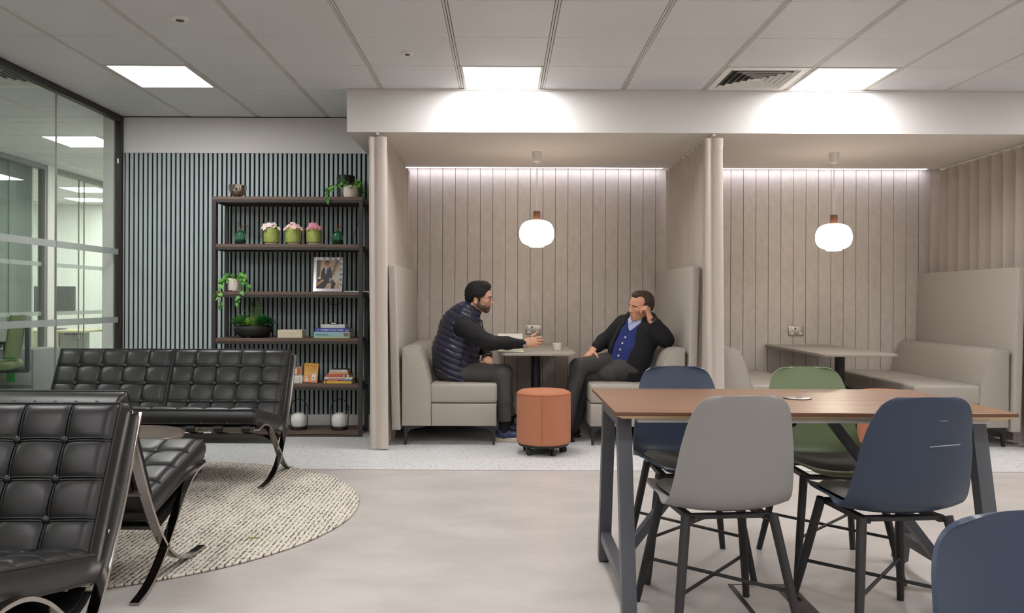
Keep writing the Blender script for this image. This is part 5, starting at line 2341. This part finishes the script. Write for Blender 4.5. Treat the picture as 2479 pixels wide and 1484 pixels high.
def eyes(H, parent, org, body_o, hair_m):
    tree = tree_of(body_o)
    for s in (-1, 1):
        c_ = H.p(.0762, s * .033, -.003) - org
        e_ = B()
        e_.ball(tuple(c_), .0116, 16)
        eo = e_.build('eye', m_eyew, parent, 180)
        i_ = B()
        i_.ball(tuple(H.p(.0836, s * .033, -.003) - org), .0052, 12)
        i_.build('iris', m_eyei, eo, 180)
        pts = []
        for k_ in range(9):
            q_ = k_ / 8
            p0 = H.p(.2, s * (.013 + .038 * q_), .0155 + .0065 * math.sin(PI * min(1, q_ * 1.25)) - .004 * q_) - org
            hit = tree.ray_cast(Vector(p0), Vector(-H.f))[0]
            if hit is not None:
                pts.append(hit)
        if len(pts) > 3:
            w_ = B()
            w_.tube(pts, [.0024] + [.0034] * (len(pts) - 3) + [.0028, .0014], 8)
            w_.build('eyebrow', hair_m, parent, 180)


# ------------------------------------------------------------------ man in the quilted vest
ORG = np.array((-.40, 6.63, 0.0))
p1 = thing('person', 'bearded man in navy quilted vest and glasses, gesturing with one hand at the booth table', 'person', tuple(ORG))
H1 = Frame(A(1160, 722, 6.63), (1, -.03, -.035), (0.02, 0, 1))
pel = A(1093, 892, 6.63)
wst = A(1098, 855, 6.63)
chs = A(1112, 812, 6.63)
uch = A(1124, 782, 6.63)
nkb = A(1138, 756, 6.63)
shN, shF = A(1121, 791, 6.45), A(1126, 788, 6.81)
elN, wrN = A(1182, 829, 6.36), A(1267, 832, 6.47)
elF, wrF = A(1160, 838, 6.83), A(1182, 866, 6.63)
hiN, knN, anN = A(1098, 902, 6.53), A(1214, 906, 6.47), A(1221, 1040, 6.47)
hiF, knF, anF = A(1098, 900, 6.73), A(1218, 903, 6.78), A(1232, 1036, 6.79)
fx = (1, 0, 0)
hand_R = hand_prims(wrN + np.array((.004, .004, .000)), (1, .06, .13), (0.0, -1, .22), False,
                    ((.10, .18, .18), (.16, .24, .2), (.22, .28, .2), (.30, .3, .22)), .05, (.80, .50, .0), .35, 1.0)
hand_L = hand_prims(wrF + np.array((.002, -.012, -.010)), (-.02, -.86, -.22), (.05, -.22, .97), True,
                    ((.55, .55, .35), (.60, .55, .35), (.62, .55, .35), (.62, .6, .35)), .09, (.7, .6, -.3), .2, 1.0)
body = head_prims(H1)
body += [cap(H1.p(-.030, 0, -.055), nkb, .054, .060, .03), cap(nkb, uch, .062, .10, .03, (fx, .7)),
         cap(uch, chs, .15, .16, .03, (fx, .62)), cap(chs, wst, .16, .15, .03, (fx, .66)), cap(wst, pel, .15, .155, .03, (fx, .72)),
         cap(uch, shN, .07, .062, .03), cap(uch, shF, .07, .062, .03)]
body += chain([shN, elN, wrN], [.056, .043, .028], .02) + chain([shF, elF, wrF], [.056, .043, .028], .02)
body += chain([hiN, knN, anN], [.082, .056, .040], .03) + chain([hiF, knF, anF], [.082, .056, .040], .03)
for an in (anN, anF):
    body += [cap(an + np.array((-.01, 0, -.045)), an + np.array((.14, 0, -.070)), .038, .026, .02)]
body += hand_R + hand_L
body_o = sdf_mesh('body', body, .0034, m_skin1, p1, ORG, None, 1)


def curls(amp, fr, seed=0):
    rr = np.random.RandomState(seed)
    D = rr.normal(size=(9, 3))
    D /= np.linalg.norm(D, axis=1)[:, None]
    ph = rr.uniform(0, 6.28, 9)

    def fn(F, P):
        acc = 0
        for i in range(9):
            acc = acc + np.sin((P @ D[i]) * fr * (.7 + .09 * i) + ph[i])
        return F + amp * acc / 4
    return fn


h = H1.p
sdf_mesh('hair', [ell(h(-.014, 0, .046), (.106, .087, .098), H1.R), ell(h(.038, 0, .098), (.056, .064, .042), H1.R, .02), ell(h(-.072, 0, -.006), (.042, .060, .058), H1.R, .02),
                  cap(h(.004, -.068, .02), h(.006, -.068, -.012), .011, .009, .01), cap(h(.004, .068, .02), h(.006, .068, -.012), .011, .009, .01),
                  ell(h(.108, 0, -.012), (.082, .11, .088), H1.R, .012, 's'),
                  ell(h(-.022, -.085, -.026), (.024, .030, .034), H1.R, .008, 's'), ell(h(-.022, .085, -.026), (.024, .030, .034), H1.R, .008, 's'),
                  ell(h(.0, 0, -.105), (.075, .1, .068), H1.R, .01, 's')], .003, m_hair1, p1, ORG, None, 0, curls(.0026, 300, 2))
bd = []
for s in (-1, 1):
    bd += [cap(h(-.003, s * .0515, -.058), h(.060, s * .016, -.0975), .0225, .0185, .015), cap(h(.004, s * .062, -.020), h(-.001, s * .054, -.056), .010, .0165, .012)]
bd += [ell(h(.036, .040, -.068), (.036, .0195, .026), H1.R, .015), ell(h(.036, -.040, -.068), (.036, .0195, .026), H1.R, .015), ell(h(.066, 0, -.097), (.0215, .024, .0185), H1.R, .015), ell(h(.0885, 0, -.0545), (.0085, .026, .0055), H1.R, .008), ell(h(.0800, .024, -.072), (.013, .009, .018), H1.R, .008), ell(h(.0800, -.024, -.072), (.013, .009, .018), H1.R, .008), ell(h(.082, 0, -.090), (.008, .014, .008), H1.R, .006), ell(h(.064, .024, -.082), (.022, .012, .020), H1.R, .012), ell(h(.064, -.024, -.082), (.022, .012, .020), H1.R, .012),
       ell(h(.0835, -.022, -.068), (.007, .006, .014), H1.R, .008), ell(h(.097, 0, -.071), (.018, .019, .0085), H1.R, .004, 's')]
sdf_mesh('beard', bd, .0028, m_beard, p1, ORG, None, 1)
eyes(H1, p1, ORG, body_o, m_hair1)
g = B()
for s in (-1, 1):
    ring = [Vector(h(.0985 - .004 * math.cos(a) ** 2, s * (.034 + .0245 * math.cos(a)), -.006 + .0205 * math.sin(a)) - ORG) for a in [2 * PI * k_ / 28 for k_ in range(28)]]
    g.tube(ring, .0019, 6, True)
    g.tube([Vector(h(.096, s * .058, .004) - ORG), Vector(h(.05, s * .0765, .001) - ORG), Vector(h(-.02, s * .082, -.002) - ORG), Vector(h(-.035, s * .081, -.018) - ORG)], .0021, 6)
g.tube([Vector(h(.0985, -.0095, -.002) - ORG), Vector(h(.1015, 0, .001) - ORG), Vector(h(.0985, .0095, -.002) - ORG)], .0018, 6)
gl = g.build('glasses', m_tort, p1, 180)
g = B()
for s in (-1, 1):
    g.poly([Vector(h(.0985 - .004 * math.cos(a) ** 2, s * (.034 + .0235 * math.cos(a)), -.006 + .0195 * math.sin(a)) - ORG) for a in [2 * PI * k_ / 20 for k_ in range(20)]])
g.build('lens', m_lens, gl, None)

# black knitted sweater: collar and both sleeves
sw = [cap(nkb + np.array((.012, 0, -.006)), nkb + np.array((.030, 0, .018)), .066, .064, .01), cap(uch, chs, .16, .165, .03, (fx, .66))]
sw += chain([shN + np.array((-.004, .015, .0)), shN * .5 + elN * .5 + np.array((0, 0, -.004)), elN, elN * .45 + wrN * .55, wrN + np.array((-.012, 0, 0))], [.083, .074, .062, .050, .036], .03)
sw += chain([shF, elF, wrF + np.array((-.006, .03, .022))], [.078, .058, .038], .03)


def folds(amp, sc, seed, base=None):
    rr = np.random.RandomState(seed)
    D = rr.normal(size=(6, 3))
    ph = rr.uniform(0, 6.28, 6)

    def fn(F, P):
        a = 0
        for i in range(6):
            a = a + np.sin((P @ D[i]) * sc + ph[i] + 1.3 * np.sin((P @ D[(i + 2) % 6]) * sc * .6))
        F = F + amp * a / 3
        return base(F, P) if base else F
    return fn


sdf_mesh('sweater', sw, .0045, m_knit, p1, ORG, None, 1, folds(.0030, 34, 5))
cu = B()
dv = Vector(wrN - elN).normalized()
cu.tube([Vector(wrN - ORG) - dv * .016, Vector(wrN - ORG) + dv * .004], [.033, .0325], 24, cap=True)
cu.build('shirt_cuff', m_shirt, p1, 60)

# quilted vest with horizontal chambers
vs = [cap(A(1106, 938, 6.63), A(1103, 850, 6.63), .20, .208, .03, (fx, .92)), cap(A(1103, 850, 6.63), A(1114, 800, 6.63), .208, .200, .03, (fx, .86)),
      cap(A(1114, 800, 6.63), A(1124, 775, 6.63), .205, .150, .04, (fx, .80)), cap(A(1124, 775, 6.63), A(1138, 754, 6.63), .110, .082, .04),
      cap(shN + np.array((-.02, .03, -.01)), uch, .078, .08, .05), cap(shF + np.array((-.02, -.03, -.01)), uch, .078, .08, .05),
      half(A(1100, 911, 6.63), (-.316, 0, -.949))]
# armholes and neck opening
vs += [cap(shN + np.array((.0, -.075, -.0)), elN + np.array((0, -.03, 0)), .092, .080, .01, None, 's'),
       cap(shF + np.array((.0, .075, 0)), elF + np.array((.03, .04, 0)), .092, .07, .01, None, 's'),
       cap(nkb + np.array((.02, 0, -.01)), nkb + np.array((.06, 0, .08)), .066, .075, .006, None, 's')]


def quilt(F, P):
    q = P[..., 2] * .92 + P[..., 0] * .40 + .008 * np.sin(P[..., 1] * 30 + P[..., 0] * 22)
    w = np.abs(np.sin(PI * q / .046)) ** .55
    cr = np.sin(P[..., 0] * 95 + P[..., 2] * 60 + 3 * np.sin(P[..., 2] * 40)) * .0012
    m = 1 - np.clip((P[..., 2] - 1.03) / .03, 0, 1)
    return F + (.0085 - .0125 * w) * m + cr


sdf_mesh('quilted_vest', vs, .0042, m_vest, p1, ORG, None, 1, quilt)
se = B()
pts = [A(x_, y_, d_) - ORG for x_, y_, d_ in ((1131, 833, 6.425), (1122, 860, 6.418), (1114, 885, 6.425), (1104, 907, 6.44))]
se.tube(catmull([Vector(v) for v in pts], 5), .0032, 6)
se.build('vest_side_seam', m_knit, p1, 180)
zp = B()
zp.tube([Vector(A(1166, 775, 6.62) - ORG), Vector(A(1170, 800, 6.62) - ORG), Vector(A(1171, 850, 6.62) - ORG), Vector(A(1158, 915, 6.62) - ORG)], .006, 6)
zp.build('vest_zip', m_knit, p1, 180)

tr = [ell(pel + np.array((-.01, 0, -.010)), (.138, .178, .096), None, .03), cap(wst, pel, .12, .140, .03, (fx, .8))]
tr += chain([hiN, hiN * .4 + knN * .6, knN + np.array((.002, 0, -.002)), knN * .55 + anN * .45, anN + np.array((.004, 0, .02))], [.088, .080, .073, .060, .056], .03)
tr += chain([hiF, hiF * .4 + knF * .6, knF, knF * .55 + anF * .45, anF + np.array((.004, 0, .02))], [.090, .080, .071, .059, .056], .03)
tr.append(half((0, 0, .163), (0, 0, -1)))
sdf_mesh('trousers', tr, .0045, m_trou1, p1, ORG, None, 1, folds(.0028, 30, 9))
for nm_, an in (('near', anN), ('far', anF)):
    sdf_mesh('sock', [cap(an + np.array((0, 0, .075)), an + np.array((-.002, 0, -.035)), .046, .044, .02), cap(an + np.array((-.002, 0, -.035)), an + np.array((.05, 0, -.06)), .044, .036, .02)],
             .004, m_sock, p1, ORG)
    z0 = 0.0
    sh_ = sdf_mesh('shoe', [ell((an[0] - .010, an[1], .060), (.056, .048, .058), None, .03), cap((an[0] + .03, an[1], .050), (an[0] + .165, an[1], .044), .046, .038, .03, ((0, 0, 1), .85)),
                            half((0, 0, .034), (0, 0, -1))], .004, m_shoe, p1, ORG)
    o_ = []
    for k_ in range(40):
        a = 2 * PI * k_ / 40
        x_ = .072 + .140 * math.cos(a)
        o_.append((an[0] - ORG[0] + x_, an[1] - ORG[1] + math.sin(a) * (.044 - .004 * math.cos(a))))
    so = B()
    so.prism(o_, 'z', 0.0015, .036, .004, 2)
    so.build('shoe_sole', m_sole, sh_, 40)
    lc = B()
    for k_ in range(4):
        lc.tube([Vector((an[0] + .055 + k_ * .02, an[1] - .022, .083 - k_ * .004)) - Vector(ORG), Vector((an[0] + .060 + k_ * .02, an[1], .093 - k_ * .004)) - Vector(ORG),
                 Vector((an[0] + .055 + k_ * .02, an[1] + .022, .083 - k_ * .004)) - Vector(ORG)], .003, 5)
    lc.build('laces', m_sock, sh_, 180)
wt = B()
wd_ = Vector(wrF - elF).normalized()
wd_ = Vector((-.02, -.86, -.35)).normalized()
wc = Vector(wrF - ORG)
wt.tube([wc - wd_ * .003, wc + wd_ * .016], .0305, 22, cap=True)
wt.build('watch_strap', m_sock, p1, 60)
wt = B()
wt.lathe([(0, 0), (.019, 0), (.020, .003), (.019, .007), (0, .007)], 24, mtx=Matrix.Translation(wc + Vector((.0, -.006, .027))) @ Matrix.Rotation(.25, 4, 'X'))
wt.build('watch_case', M('watch_brown', (86, 68, 58), .3), p1)

# ------------------------------------------------------------------ man in the blazer
ORG = np.array((1.0, 6.62, 0.0))
p2 = thing('person', 'man in dark blazer and royal blue cardigan leaning his head on one hand, legs crossed', 'person', tuple(ORG))
H2 = Frame(A(1552, 741, 6.60), (-.88, -.43, -.09), (.29, -.06, .95))
fb = np.array((-.66, -.66, .22))
fb /= np.linalg.norm(fb)
pel = A(1513, 888, 6.63)
wst = A(1524, 855, 6.645)
chs = A(1540, 815, 6.66)
uch = A(1547, 793, 6.67)
nkb = A(1551, 776, 6.655)
shR, shL = A(1510, 787, 6.80), A(1582, 797, 6.545)
elR, wrR = A(1463, 826, 6.80), A(1437, 845, 6.66)
elL, wrL = A(1611, 821, 6.50), A(1574, 771, 6.475)
hiR, knR, anR = A(1503, 874, 6.74), A(1401, 888, 6.49), A(1371, 1035, 6.47)
hiL, knL, anL = A(1530, 896, 6.56), A(1428, 912, 6.60), A(1387, 1040, 6.70)
hand_R = hand_prims(wrR + np.array((-.004, -.010, -.006)), (-.66, -.42, -.60), (-.52, -.30, .80), False,
                    ((.10, .25, .2), (.14, .3, .2), (.16, .3, .25), (.2, .35, .25)), .16, (.35, .90, -.25), .25, 1.0)
hand_L = hand_prims(wrL + np.array((-.002, .0, .004)), (-.30, .06, .95), (.80, -.52, .28), True,
                    ((1.15, 1.0, .6), (1.2, 1.0, .6), (1.25, 1.0, .6), (1.3, 1.0, .6)), .03, (.75, .1, -.55), .2, .98)
body = head_prims(H2)
body += [cap(H2.p(-.030, 0, -.055), nkb, .054, .060, .03), cap(nkb, uch, .062, .10, .03, (fb, .7)),
         cap(uch, chs, .14, .15, .03, (fb, .62)), cap(chs, wst, .15, .145, .03, (fb, .64)), cap(wst, pel, .145, .145, .03, (fb, .72)),
         cap(uch, shR, .06, .056, .03), cap(uch, shL, .06, .056, .03)]
body += chain([shR, elR, wrR], [.054, .042, .028], .02) + chain([shL, elL, wrL], [.054, .042, .027], .02)
body += chain([hiR, knR, anR], [.066, .046, .034], .02) + chain([hiL, knL, anL], [.066, .044, .034], .02)
for an, dx in ((anR, -.16), (anL, -.15)):
    body += [cap(an + np.array((.01, 0, -.045)), an + np.array((dx, -.02, -.070)), .036, .026, .02)]
body += hand_R + hand_L
body_o = sdf_mesh('body', body, .0034, m_skin2, p2, ORG, None, 1)
h = H2.p
sdf_mesh('hair', [ell(h(-.013, 0, .038), (.1015, .0815, .089), H2.R), ell(h(.035, 0, .092), (.050, .050, .034), H2.R, .02), ell(h(-.068, 0, .0), (.038, .060, .058), H2.R, .02),
                  cap(h(.0, -.070, .02), h(.0, -.071, -.012), .008, .006, .01), cap(h(.0, .070, .02), h(.0, .071, -.012), .008, .006, .01),
                  ell(h(.112, 0, -.012), (.082, .12, .100), H2.R, .012, 's'), ell(h(.070, .062, .062), (.052, .034, .046), H2.R, .012, 's'), ell(h(.070, -.062, .062), (.052, .034, .046), H2.R, .012, 's'),
                  ell(h(-.022, -.085, -.026), (.024, .030, .034), H2.R, .008, 's'), ell(h(-.022, .085, -.026), (.024, .030, .034), H2.R, .008, 's'),
                  ell(h(.0, 0, -.105), (.075, .1, .070), H2.R, .01, 's')], .003, m_hair2, p2, ORG, None, 0, curls(.0016, 300, 4))
eyes(H2, p2, ORG, body_o, m_hair2)
lipm = sdf_mesh('lips', [ell(h(.0905, 0, -.0660), (.0072, .0190, .0046), H2.R, .003), ell(h(.0885, 0, -.0762), (.0078, .0165, .0054), H2.R, .003)], .002, m_lip, p2, ORG, None, 1)

ax = (chs - pel) / np.linalg.norm(chs - pel)
lat = np.cross(ax, fb)
# shirt, cardigan, blazer from the inside out
sh_ = [cap(uch, chs, .152, .160, .03, (fb, .66)), cap(uch, shR, .06, .05, .03), cap(uch, shL, .06, .05, .03)]
shirt_o = sdf_mesh('shirt', sh_ + [cap(nkb + np.array((0, 0, -.012)), nkb + np.array((-.006, -.006, .016)), .071, .066, .008), cap(H2.p(-.030, 0, -.055), nkb, .058, .061, .004, None, 's')], .0035, m_shirt, p2, ORG)
stree = tree_of(shirt_o)
co = B()                                            # two collar points lying on the chest
for sg in (-1, 1):
    tri = []
    for lx, ly in ((.004, -.022), (.030, .004), (.058, .014), (.066, -.022), (.036, -.064)):
        p0 = Vector(nkb + lat * sg * lx + ax * ly - ORG)
        hit = stree.ray_cast(p0 + Vector(fb) * .5, Vector(-fb))[0]
        tri.append((hit if hit is not None else p0 + Vector(fb) * .04) + Vector(fb) * .004)
    off = Vector(fb) * .005
    co.poly([v + off for v in tri])
    co.poly([v - off for v in reversed(tri)])
    m_ = len(tri)
    for i in range(m_):
        co.poly([tri[i] - off, tri[(i + 1) % m_] - off, tri[(i + 1) % m_] + off, tri[i] + off])
bmesh.ops.recalc_face_normals(co.bm, faces=co.bm.faces)
co.build('shirt_collar', m_shirt, p2, 30)
ca = [cap(uch, chs, .158, .170, .03, (fb, .70)), cap(chs, wst, .170, .165, .03, (fb, .74)), cap(wst, pel, .165, .155, .03, (fb, .80)),
      cap(nkb + fb * .09 + ax * .0, chs + fb * .128 + ax * .03, .085, .016, .008, None, 's'), cap(nkb, nkb + np.array((0, 0, .1)), .074, .09, .01, None, 's'),
      half(pel - ax * .035, -ax)]
cardi = sdf_mesh('cardigan', ca, .0042, m_card, p2, ORG, None, 1, folds(.0042, 26, 3))
tree = tree_of(cardi)
for k_ in range(5):
    q_ = .13 + k_ * .20
    c0 = chs * (1 - q_) + pel * q_
    hit, hn, _i, _d = tree.ray_cast(Vector(c0 + fb * .6 - ORG), Vector(-fb))
    if hit is None:
        continue
    bt = B()
    q1 = Vector((0, 0, 1)).rotation_difference(hn).to_matrix().to_4x4()
    bt.lathe([(0, 0), (.008, 0), (.0085, .002), (.008, .004), (.004, .003), (0, .003)], 16, mtx=Matrix.Translation(hit) @ q1)
    bt.build('cardigan_button', m_button, p2)
bl = [cap(uch - fb * .008, chs - fb * .008, .172, .190, .03, (fb, .70)), cap(chs - fb * .008, wst - fb * .010, .190, .192, .03, (fb, .72)),
      cap(wst - fb * .01, pel - fb * .015 - ax * .02, .192, .185, .03, (fb, .78)), cap(uch, shR, .085, .076, .05), cap(uch, shL, .085, .078, .05),
      cap(chs + lat * .0, wst, .15, .15, .02)]
bl += chain([shR, elR, wrR + np.array((.03, .018, .018))], [.078, .060, .049], .03)
bl += chain([shL, shL * .5 + elL * .5 + np.array((0, -.01, .0)), elL, elL * .3 + wrL * .7], [.082, .074, .062, .046], .03)
fc = chs * .5 + wst * .5
opn = np.stack([fb, lat, ax], 1)
bl += [ell(fc + fb * .145 - ax * .005, (.125, .098, .235), opn, .008, 's'), ell(nkb + fb * .10 - ax * .02, (.10, .072, .12), opn, .01, 's'),
       cap(nkb, nkb + np.array((.01, 0, .1)), .080, .095, .01, None, 's'), ell(pel + fb * .17 - ax * .06, (.14, .15, .15), opn, .01, 's'), half(pel - ax * .105, -ax)]
sdf_mesh('blazer', bl, .0045, m_blazer, p2, ORG, None, 1, folds(.0040, 24, 6))
for (w_, e_, q_) in ((wrR + np.array((.026, .015, .015)), elR, .040), (elL * .24 + wrL * .76, elL, .034)):
    dv = Vector(w_ - e_).normalized()
    cu = B()
    cu.tube([Vector(w_ - ORG) - dv * .01, Vector(w_ - ORG) + dv * .024], q_, 24)
    cu.build('shirt_cuff', m_shirt, p2, 60)
tr = [ell(pel + np.array((.005, 0, -.005)), (.140, .150, .098), None, .03), cap(wst, pel, .13, .15, .03, (fb, .8))]
tr += chain([hiL, hiL * .4 + knL * .6, knL, knL * .5 + anL * .5, anL + np.array((.0, 0, .005))], [.086, .074, .064, .052, .050], .03)
tr += chain([hiR, hiR * .4 + knR * .6, knR, knR * .5 + anR * .5, anR + np.array((.0, 0, .005))], [.088, .078, .070, .056, .050], .010)
sdf_mesh('trousers', tr, .0045, m_trou2, p2, ORG, None, 1, folds(.0040, 26, 12))
for an in (anR, anL):
    sdf_mesh('sock', [cap(an + np.array((0, 0, .07)), an + np.array((.0, 0, -.035)), .044, .042, .02)], .004, m_sock, p2, ORG)
    sh2 = sdf_mesh('shoe', [ell((an[0] + .012, an[1], .048), (.050, .040, .046), None, .03), cap((an[0] - .03, an[1], .046), (an[0] - .16, an[1] - .02, .038), .044, .034, .03, ((0, 0, 1), .85)),
                            half((0, 0, .016), (0, 0, -1))], .004, m_sock, p2, ORG)
    so = B()
    so.prism([(an[0] - ORG[0] - .07 + .138 * math.cos(2 * PI * k_ / 36), an[1] - ORG[1] - .01 + .042 * math.sin(2 * PI * k_ / 36)) for k_ in range(36)], 'z', .0015, .017, .003, 1)
    so.build('shoe_sole', m_cast, sh2, 40)
dv = Vector(wrL - elL).normalized()
wt = B()
wc = Vector(wrL - ORG) - dv * .012
wt.tube([wc - dv * .009, wc + dv * .009], .0305, 22)
wt.build('wrist_band', M('band_dark', (44, 36, 42), .4), p2, 60)

# ------------------------------------------------------------------ things on the booth table
t = thing('notebook', 'open notebook on the booth table under the outstretched arm, one page standing up', 'notebook', tuple(at(1236, 849, 6.50)))
t.location.z = .7095
t.rotation_euler = (0, 0, .03)
m_paper = M('notebook_paper', (232, 228, 210), .8)
d = B()
d.box(-.105, .105, -.075, .075, 0, .002, .0008, 1)
d.box(-.105, .105, .072, .075, .002, .012)
d.build('cover', m_skirt, t)
d = B()
d.box(-.102, .102, -.073, .071, .0022, .0125, .001, 1)
d.build('page_block', m_paper, t)
d = B()
d.grid(lambda u, v: Vector(((v - .5) * .200, .075 + .035 * u + .006 * math.sin(PI * u), .013 + .128 * u)), 8, 8)
bmesh.ops.solidify(d.bm, geom=list(d.bm.faces), thickness=.002)
d.build('raised_page', m_paper, t)
t = thing('white_cup', 'small white cup without a handle on the booth table between the men', 'cup', (at(1349, 838, 6.72).x, 6.72, .7095))
d = B()
d.lathe([(0, 0), (.036, 0), (.0385, .003), (.038, .050), (.0395, .055), (.0395, .060), (.0365, .060), (.0350, .052), (.0345, .008), (0, .006)], 36)
d.build('cup_body', m_whiteplastic, t, 60)
t = thing('pen', 'silver pen held between the fingers of the gesturing hand', 'pen', tuple(at(1283, 814, 6.47)))
d = B()
d.tube([(-.022, .03, .006), (.012, -.018, -.004)], .0038, 10)
d.build('barrel', m_steel, t)
# ================================================================== camera, world, view
cd = bpy.data.cameras.new('camera')
cd.sensor_fit = 'HORIZONTAL'
cd.sensor_width = 36.0
cd.lens = F_PX / 2479 * 36.0
cd.shift_x = (1239.5 - CX) / 2479
cd.shift_y = -(742 - CY) / 2479
cd.clip_start = 0.05
cam = bpy.data.objects.new('camera', cd)
COL.objects.link(cam)
cam.location = (0, 0, HC)
cam.rotation_mode = 'XYZ'
# level, looking along +Y, rolled by a fifth of a degree
cam.matrix_world = Matrix.Translation((0, 0, HC)) @ Matrix.Rotation(PI / 2, 4, 'X') @ Matrix.Rotation(ROLL, 4, 'Z')
SC.camera = cam
wd = bpy.data.worlds.new('world')
SC.world = wd
wd.use_nodes = True
wd.node_tree.nodes['Background'].inputs['Color'].default_value = (0.9, 0.93, 1.0, 1)
wd.node_tree.nodes['Background'].inputs['Strength'].default_value = 0.05
SC.view_settings.view_transform = 'Standard'
SC.view_settings.look = 'None'
SC.view_settings.gamma = 1.0
SC.view_settings.use_curve_mapping = False
SC.view_settings.exposure = 0.98
SC.cycles.use_denoising = True
SC.cycles.max_bounces = 10
SC.cycles.diffuse_bounces = 5
SC.cycles.transparent_max_bounces = 24
SC.cycles.sample_clamp_indirect = 4.0
SC.cycles.caustics_reflective = False
SC.cycles.caustics_refractive = False
